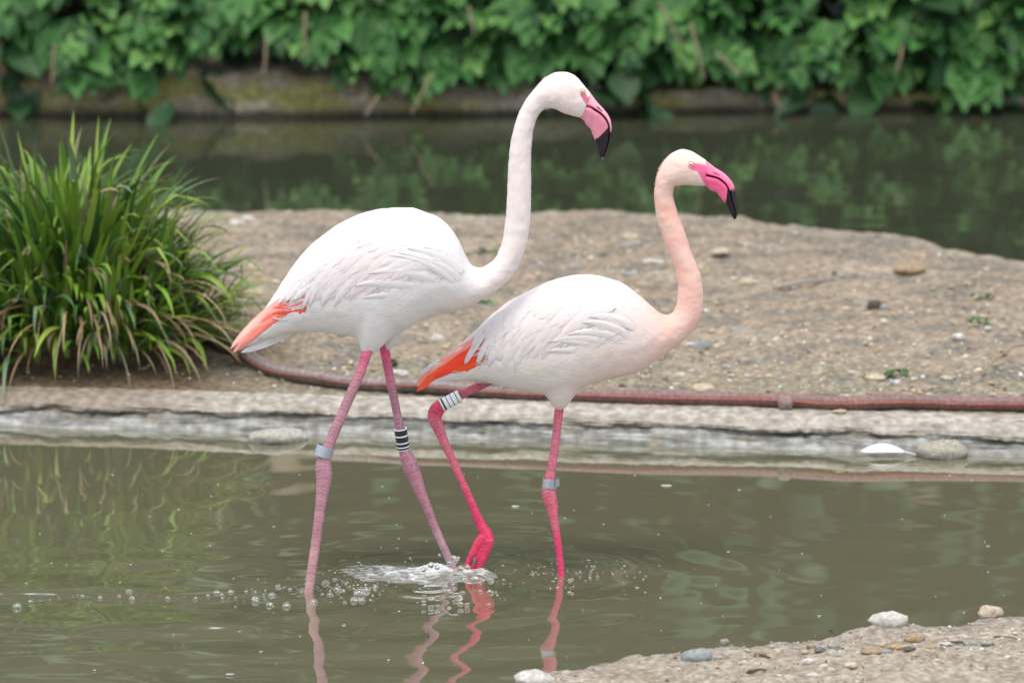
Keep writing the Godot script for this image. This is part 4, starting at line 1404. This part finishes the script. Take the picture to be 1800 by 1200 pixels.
	part("claw", tube([[hq.x, hq.y + 0.007, hq.z, 0.003], [hq.x, hq.y, hq.z, 0.0042], [hq.x - 0.002, hq.y - 0.007, hq.z, 0.0022]], 10, plain_tint(Color(0.16, 0.13, 0.17))), M.beak, t)
	# head
	beak(t, [[1244, 273, 1236, 299, 1238, 318, 12], [1253, 280, 1245, 300.5, 1247, 321, 12.5], [1264, 288.5, 1256, 302.5, 1256, 329, 12], [1277, 296.5, 1268, 305.5, 1266, 333, 11.5], [1288.5, 307, 1278, 312, 1272, 340, 10.5], [1296.5, 318, 1285, 320, 1278, 347.5, 9.5], [1299.5, 330, 1290, 331, 1283, 354, 8.4], [1302, 342, 1293, 344, 1287, 361, 6.8], [1305, 356, 1297.5, 358, 1290.5, 368, 6.0], [1304.8, 370, 1300, 371, 1294.5, 376, 4.8], [1301.5, 380, 1300, 380.8, 1298, 381.3, 2.4]], Color(0.03, 0.005, 0.015), Color(0.80, 0.10, 0.25), Color(0.82, 0.27, 0.40), [0.575, 0.575])
	nostril(t, Vector2(1259.5, 296.5), Vector2(1272.5, 302.5), 0.0105)
	eye(t, 1220.7, 283, 0.0240, 4.2, Color(0.58, 0.58, 0.42))
	var drip := SphereMesh.new()
	drip.radius = 0.0011
	drip.height = 0.0022
	var dp := part("water_drop", drip, M.drop, t)
	dp.position = upright(1298.7, 382, plane)
	# rings
	var s := mpp(plane)
	var c0 := upright(773.5, 714.5, -0.105)
	var c1 := upright(807, 697, -0.108)
	var ring := part("plastic_leg_ring", cuff(c0, c1, 8.4 * s, 11.4 * s), M.band_white, t)
	for k in [[0.08, 0.17], [0.34, 0.375], [0.56, 0.595], [0.80, 0.835]]:
		part("dark_line", cuff(c0.lerp(c1, k[0]), c0.lerp(c1, k[1]), 8.6 * s, 11.7 * s), M.band_black, ring)
	var a := upright(968.6, 845.5, -0.073)
	var b := upright(966.6, 861.5, -0.073)
	var metal := part("metal_leg_ring", cuff(a, b, 12.2 * s, 13.4 * s), M.band_metal, t)
	var clasp := BoxMesh.new()
	clasp.size = Vector3(0.009, 0.014, 0.004)
	var cl := part("clasp", clasp, M.band_metal, metal)
	cl.position = upright(980.5, 853, -0.064)
	cl.rotation = Vector3(0, 0.5, 0.1)
	# wings and tail
	var white := Color(0.72, 0.68, 0.67)
	var lilac := Color(0.70, 0.64, 0.66)
	var blush := Color(0.74, 0.64, 0.615)
	var coral := Color(0.90, 0.075, 0.04)
	var salmon := Color(0.92, 0.33, 0.25)
	for side in [1.0, -1.0]:
		var w := part("wing", feather(Vector2(1080, 545), Vector2(850, 640), 170, -14, 0.5, white, white, 0.7, 0.0, side), M.feather, t)
		for f in [[870, 640, 790, 655, 24, 3, coral, Color(0.90, 0.12, 0.03), 1.0], [858, 622, 752, 668, 24, 4, coral, coral, 1.4], [848, 606, 729, 690, 24, 7, coral, Color(0.92, 0.13, 0.06), 2.0], [842, 594, 727, 677, 15, 3, salmon, Color(0.92, 0.28, 0.2), 2.6], [846, 586, 733, 670, 7, 5, Color(0.86, 0.45, 0.38), salmon, 3.0], [860, 628, 815, 656, 16, 2, coral, Color(0.86, 0.12, 0.03), 1.8], [872, 622, 862, 649, 10, 1, coral, coral, 1.6]]:
			part("flight_feather", feather(Vector2(f[0], f[1]), Vector2(f[2], f[3]), f[4], f[5], f[8], f[6], f[7], 0.42, 0.0, side), M.feather, w)
		if side < 0:
			continue
		feather_row(w, Vector2(1090, 600), Vector2(1010, 665), Vector2(945, 630), Vector2(880, 665), 9, 32, 6, 3.0, blush, white, 0.7)
		feather_row(w, Vector2(880, 570), Vector2(1000, 580), Vector2(850, 628), Vector2(930, 655), 9, 30, 5, 4.5, white, lilac, 0.45)
		feather_row(w, Vector2(900, 545), Vector2(1030, 560), Vector2(850, 600), Vector2(955, 635), 9, 34, 6, 6.0, white, lilac, 0.5)
		feather_row(w, Vector2(940, 520), Vector2(1060, 540), Vector2(880, 570), Vector2(980, 610), 8, 38, 7, 7.5, white, white, 0.5)
		feather_row(w, Vector2(990, 500), Vector2(1085, 530), Vector2(925, 540), Vector2(1000, 590), 7, 38, 7, 9.0, white, white, 0.5)
		for f in [[852, 585, 815, 641, 17, 2], [866, 585, 838, 640, 18, 2], [884, 590, 858, 645, 20, 3], [905, 600, 885, 652, 24, 3], [845, 580, 828, 612, 14, 0], [925, 605, 905, 655, 26, 3]]:
			part("feather", feather(Vector2(f[0], f[1]), Vector2(f[2], f[3]), f[4], f[5], 8.0, white, lilac, 0.4, 2.0), M.feather, w)
		for f in [[1120, 575, 1036, 556, 24, 8, 13], [1110, 590, 1025, 566, 22, 8, 13], [1100, 600, 1000, 588, 24, 10, 13], [1090, 612, 978, 598, 26, 10, 12], [1085, 625, 965, 600, 22, 10, 12], [1070, 640, 960, 618, 24, 10, 11], [1060, 650, 945, 640, 24, 6, 10], [1050, 660, 950, 655, 22, 5, 9]]:
			part("feather", feather(Vector2(f[0], f[1]), Vector2(f[2], f[3]), f[4], f[5], f[6] * 0.6, blush.lerp(white, 0.5), white, 0.65, 0.9), M.feather, w)
	soft_feathers(t.get_node("wing"), PackedVector2Array([Vector2(930, 540), Vector2(1040, 520), Vector2(1105, 572), Vector2(1100, 640), Vector2(1010, 680), Vector2(880, 672), Vector2(860, 640), Vector2(880, 570)]), 420, func(p): return Vector2(-0.9, lerpf(0.75, 0.1, smoothstep(550.0, 670.0, p.y))).normalized(), white.lerp(blush, 0.3), lilac)
	var tail := part("tail", feather(Vector2(860, 655), Vector2(752, 676), 22, 2, 1.0, white, white, 0.5), M.feather, t)
	for f in [[830, 600, 744, 648, 18, -4], [815, 606, 735, 655, 14, -3], [800, 618, 733, 660, 12, -2], [880, 664, 800, 664, 22, 4], [850, 660, 770, 668, 16, 3], [910, 668, 840, 660, 22, 3]]:
		part("feather", feather(Vector2(f[0], f[1]), Vector2(f[2], f[3]), f[4], f[5], 0.2, white, white, 0.55), M.feather, tail)

	soft_feathers(tail, PackedVector2Array([Vector2(830, 660), Vector2(920, 664), Vector2(1040, 640), Vector2(1130, 605), Vector2(1130, 630), Vector2(1060, 656), Vector2(1000, 680), Vector2(910, 674)]), 300, func(p): return Vector2(-0.95, lerpf(0.05, -0.05, smoothstep(850.0, 1000.0, p.x))).normalized(), blush, Color(0.68, 0.60, 0.57))
	neck_down(t, sec, 10, Color(0.78, 0.55, 0.47))

# wisps of down that break the outline of the neck
func neck_down(t: Node3D, sec: Array, first: int, c: Color) -> void:
	var rows := spline(sec, 13)
	var st := SurfaceTool.new()
	st.begin(Mesh.PRIMITIVE_TRIANGLES)
	for k in 520:
		var i := rng.randi_range(first * 13, rows.size() - 60)
		var a: Array = rows[i]
		var b: Array = rows[maxi(i - 6, 0)]
		var left := rng.randf() < 0.45
		var p := Vector2(a[0], a[1]) if left else Vector2(a[2], a[3])
		var mid := Vector2(a[0] + a[2], a[1] + a[3]) * 0.5
		var towards := (Vector2(b[0] + b[2], b[1] + b[3]) * 0.5 - mid).normalized()
		var out := (p - mid).normalized()
		var root := p - out * rf(1.5, 3.0)
		var tip := p + out * rf(-0.2, 1.3) + towards * rf(4.0, 9.0)
		var z := rf(-0.003, 0.003)
		var q0 := upright(root.x, root.y, plane + z)
		var q1 := upright(tip.x, tip.y, plane + z * 1.3)
		var mid3 := q0.lerp(q1, 0.5) + Vector3(out.x, -out.y, 0) * 0.0004
		st.append_from(tube([[q0.x, q0.y, q0.z, 0.0007], [mid3.x, mid3.y, mid3.z, 0.0006], [q1.x, q1.y, q1.z, 0.0001]], 4, plain_tint(c * rf(0.9, 1.08)), false), 0, Transform3D())
	var m := part("neck_down", st.commit(), M.feather, t)
	m.set_meta("kind", "stuff")

# ---------------------------------------------------------------- splash and bubbles
func build_splash() -> void:
	var t := thing("water_splash", "white churned splash of water around the middle feet of the two flamingos", "splash", ground(760, 1018))
	var o := t.position
	var P := PackedVector3Array()
	var C := PackedColorArray()
	var nx := 150
	var nz := 110
	var ridge := FastNoiseLite.new()
	ridge.noise_type = FastNoiseLite.TYPE_SIMPLEX_SMOOTH
	ridge.fractal_type = FastNoiseLite.FRACTAL_RIDGED
	ridge.frequency = 1.0
	ridge.fractal_octaves = 3
	ridge.seed = 12
	for i in nx:
		var x := lerpf(-0.21, 0.15, float(i) / (nx - 1))
		for j in nz:
			var z := lerpf(-0.14, 0.15, float(j) / (nz - 1))
			var main := exp(-pow((x - 0.01) / 0.045, 2.0) - pow((z - 0.0) / 0.05, 2.0))
			var arm := exp(-pow((x + 0.085) / 0.10, 2.0) - pow((z + 0.01 - 0.25 * (x + 0.085)) / 0.065, 2.0)) * 0.55
			var right := exp(-pow((x - 0.085) / 0.03, 2.0) - pow((z + 0.0) / 0.035, 2.0)) * 0.75
			var env := main + arm + right
			var r := ridge.get_noise_2d(x * 7.0, z * 16.0) * 0.5 + 0.5
			var fine := ridge.get_noise_2d(x * 20.0 + 4.0 + z * 9.0, z * 52.0) * 0.5 + 0.5
			env = maxf(0.0, env - 0.10)
			var h := env * (0.002 + 0.012 * r + 0.011 * fine) - 0.0025 + 0.002 * fine * smoothstep(0.0, 0.1, env)
			P.append(Vector3(x, h, z))
			var foam := smoothstep(0.72, 1.05, fine * 0.6 + r * 0.45 + 0.22 * env) * smoothstep(0.02, 0.25, env)  # foam, plus streaks of sky highlight painted into the colour
			C.append(Color(0.11, 0.105, 0.066).lerp(Color(0.17, 0.175, 0.145), clampf(env, 0, 1)).lerp(Color(0.66, 0.68, 0.67), foam))
	part("churned_water", grid(P, nx, nz, 2, C), M.splash, t)
	var ball := SphereMesh.new()
	ball.radius = 0.5
	ball.height = 1.0
	ball.radial_segments = 14
	ball.rings = 8
	for d in [[795, 984, 6], [799, 988, 5], [803, 984, 4], [788, 992, 4], [770, 978, 2.5], [718, 984, 2], [747, 953, 1.6], [695, 966, 1.5], [820, 1000, 5], [808, 1002, 6], [845, 1022, 4], [862, 1024, 6], [766, 1000, 5], [755, 996, 6], [742, 1004, 5], [800, 1010, 7], [790, 1018, 6], [812, 1015, 6], [779, 1030, 6], [1003, 1024, 4], [1008, 1022, 3]]:
		var q := part("droplet", ball, M.drop, t)
		q.position = upright(d[0], d[1], 0.0) - o + Vector3(0, 0, 0.02)
		q.scale = Vector3.ONE * d[2] * 2.0 * mpp(0.0)
	# bubbles on the surface
	var dome := SphereMesh.new()
	dome.radius = 0.5
	dome.height = 0.5
	dome.is_hemisphere = true
	dome.radial_segments = 20
	dome.rings = 8
	for b in [[13, 1075, 9, "largest lone bubble at the left border"], [37, 1066, 5, "small bubble beside the one at the left border"], [130, 1056, 4, ""], [162, 1059, 5, "bubble left of the group of bubbles at the left"], [196, 1056, 4, ""], [214, 1049, 8, "biggest bubble of the group at the left"], [219, 1060, 6, "bubble touching the biggest one at the left"], [169, 1041, 3, ""], [187, 1047, 3, ""], [283, 1060, 5, "bubble left of the long white ripple"], [371, 1050, 7, "left one of two bubbles above the white ripple"], [396, 1049, 6.5, "right one of two bubbles above the white ripple"], [355, 1055, 4, ""], [380, 1054, 4, ""], [333, 1060, 4, ""], [424, 1048, 4, ""], [440, 1062, 8, "bubble halfway between the white ripple and the flamingo's foot"], [480, 1040, 6, "upper bubble left of the flamingo's near foot"], [470, 1055, 8, "middle bubble left of the flamingo's near foot"], [465, 1072, 7, "lower bubble left of the flamingo's near foot"], [496, 1074, 9, "broad bubble in front of the flamingo's near foot"], [502, 1045, 5, ""], [524, 1047, 7, "bubble touching the left of the flamingo's near foot"], [545, 1068, 9, "bubble in front of the flamingo's near leg"], [566, 1034, 9, "clear bubble right behind the flamingo's near leg"], [582, 1027, 5, ""], [560, 1054, 5, ""], [574, 1055, 8, "bubble right of the flamingo's near foot"], [585, 1044, 6, "small bubble behind the one right of the near foot"], [627, 1052, 13, "largest bubble of the foam heap beside the splash"], [617, 1064, 8, "lower left bubble of the foam heap"], [639, 1046, 8, "right bubble of the foam heap"], [631, 1064, 7, "lower right bubble of the foam heap"], [600, 1068, 5, ""], [655, 1040, 6, "bubble between foam heap and splash"], [797, 1036, 7, "bubble at the front of the splash"], [885, 1028, 4, ""], [860, 1028, 5, "bubble right of the raised foot"]]:
		var g := ground(b[0], b[1])
		var alone: String = b[3]
		var k := single("bubble", dome, M.bubble, alone if alone else "tiny bubble floating in the trail between left border and splash", "bubble", "bubbles on the water", g)
		var s: float = b[2] * 1.7 * mpp(g.z)
		k.scale = Vector3(s * 1.08, s * 0.95, s)
	# froth: bubbles too small to count, and foam specks, some painted in as wave highlights
	var where := []
	var tints := []
	for k in 420:
		var px := 0.0
		var py := 0.0
		if k < 200:
			px = 600 + 90 * rng.randfn() if k < 120 else rf(400, 900)
			py = 1046 + 13 * rng.randfn()
		elif k < 260:
			px = 1000 + 70 * rng.randfn()
			py = 1016 + 9 * rng.randfn()
		elif k < 330:
			px = rf(0, 560)
			py = 1056 + 7 * rng.randfn()
		else:
			px = rf(560, 860)
			py = rf(1000, 1050)
		var g := ground(px, py)
		var s := rf(0.0015, 0.0055) * (1.0 if px > 380 else 0.6)
		where.append(Transform3D(Basis().scaled(Vector3(s * 1.2, s, s * 1.2)), g))
		tints.append(Color.WHITE)
	scatter("froth", dome, M.bubble, where, tints, "fine froth of tiny bubbles around the splash")
	where = []
	tints = []
	for k in 170:
		var px := rf(0, 1800)
		var py := rf(835, 1190)
		if k < 60:  # denser round the feet, standing for white wave highlights
			px = rf(520, 1150)
			py = rf(990, 1050)
		var g := ground(px, py)
		var s := rf(0.0012, 0.0035)
		where.append(Transform3D(Basis(Vector3.UP, rf(0, TAU)).scaled_local(Vector3(s * rf(1, 3), s * 0.4, s)), g + Vector3(0, 0.001, 0)))
		tints.append(Color(0.6, 0.6, 0.56) * rf(0.7, 1.1))
	scatter("floating_specks", stone_mesh(2, 0.2, 6, 8), M.gravel, where, tints, "pale specks of foam and painted wave highlights on the pond")
	for f in [[906, 896, 14, "small white down feather floating right of the raised leg"], [1177, 859, 20, "pale down feather floating on the calm water at the right"], [395, 1197, 16, "white speck of down floating at the bottom edge"]]:
		var g := ground(f[0], f[1])
		var o2 := single("down_feather", stones[1], stone_material(Color(0.6, 0.6, 0.58)), f[3], "feather", "", g + Vector3(0, 0.001, 0))
		var s: float = f[2] * mpp(g.z)
		o2.scale = Vector3(s, 0.003, s * 0.5)

# ---------------------------------------------------------------- the scene
func _ready() -> void:
	rng.seed = 77
	var cam := Camera3D.new()
	cam.name = "camera"
	var lens := CameraAttributesPhysical.new()
	var focus := 9.66
	lens.frustum_focus_distance = focus
	lens.frustum_focal_length = focus * 1000.0 * 180.0 / (focus * 1000.0 + 180.0)
	lens.frustum_near = 0.1
	lens.frustum_far = 400.0
	lens.exposure_aperture = 4.3
	cam.attributes = lens
	cam.transform = Transform3D(looking, EYE)
	add_child(cam)
	cam.current = true

	var env := Environment.new()
	var sky := ProceduralSkyMaterial.new()
	sky.sky_top_color = Color(0.93, 0.95, 1.0)
	sky.sky_horizon_color = Color(0.86, 0.89, 0.92)
	sky.sky_curve = 0.15
	sky.ground_bottom_color = Color(0.25, 0.25, 0.2)
	sky.ground_horizon_color = Color(0.4, 0.4, 0.36)
	env.background_mode = Environment.BG_SKY
	env.sky = Sky.new()
	env.sky.sky_material = sky
	env.tonemap_mode = Environment.TONE_MAPPER_LINEAR
	env.tonemap_exposure = 1.8
	env.sdfgi_enabled = true
	env.ssao_enabled = true
	env.ssil_enabled = true
	var we := WorldEnvironment.new()
	we.name = "environment"
	we.environment = env
	add_child(we)

	var sun := DirectionalLight3D.new()
	sun.name = "sun"
	sun.light_energy = 0.45
	sun.light_color = Color(1.0, 0.97, 0.92)
	sun.light_angular_distance = 22.0
	sun.shadow_enabled = true
	sun.rotation = Vector3(deg_to_rad(-68), deg_to_rad(-18), 0)
	add_child(sun)

	materials()
	var floor_mesh := PlaneMesh.new()
	floor_mesh.size = Vector2(300, 300)
	var bed := struct("ground", floor_mesh, M.soil)
	bed.position = Vector3(0, -0.5, 0)
	build_water()
	build_bank()
	build_shore()
	build_far_side()
	build_grass()
	large_flamingo()
	small_flamingo()
	build_hose()
	build_stones()
	build_bits()
	build_splash()
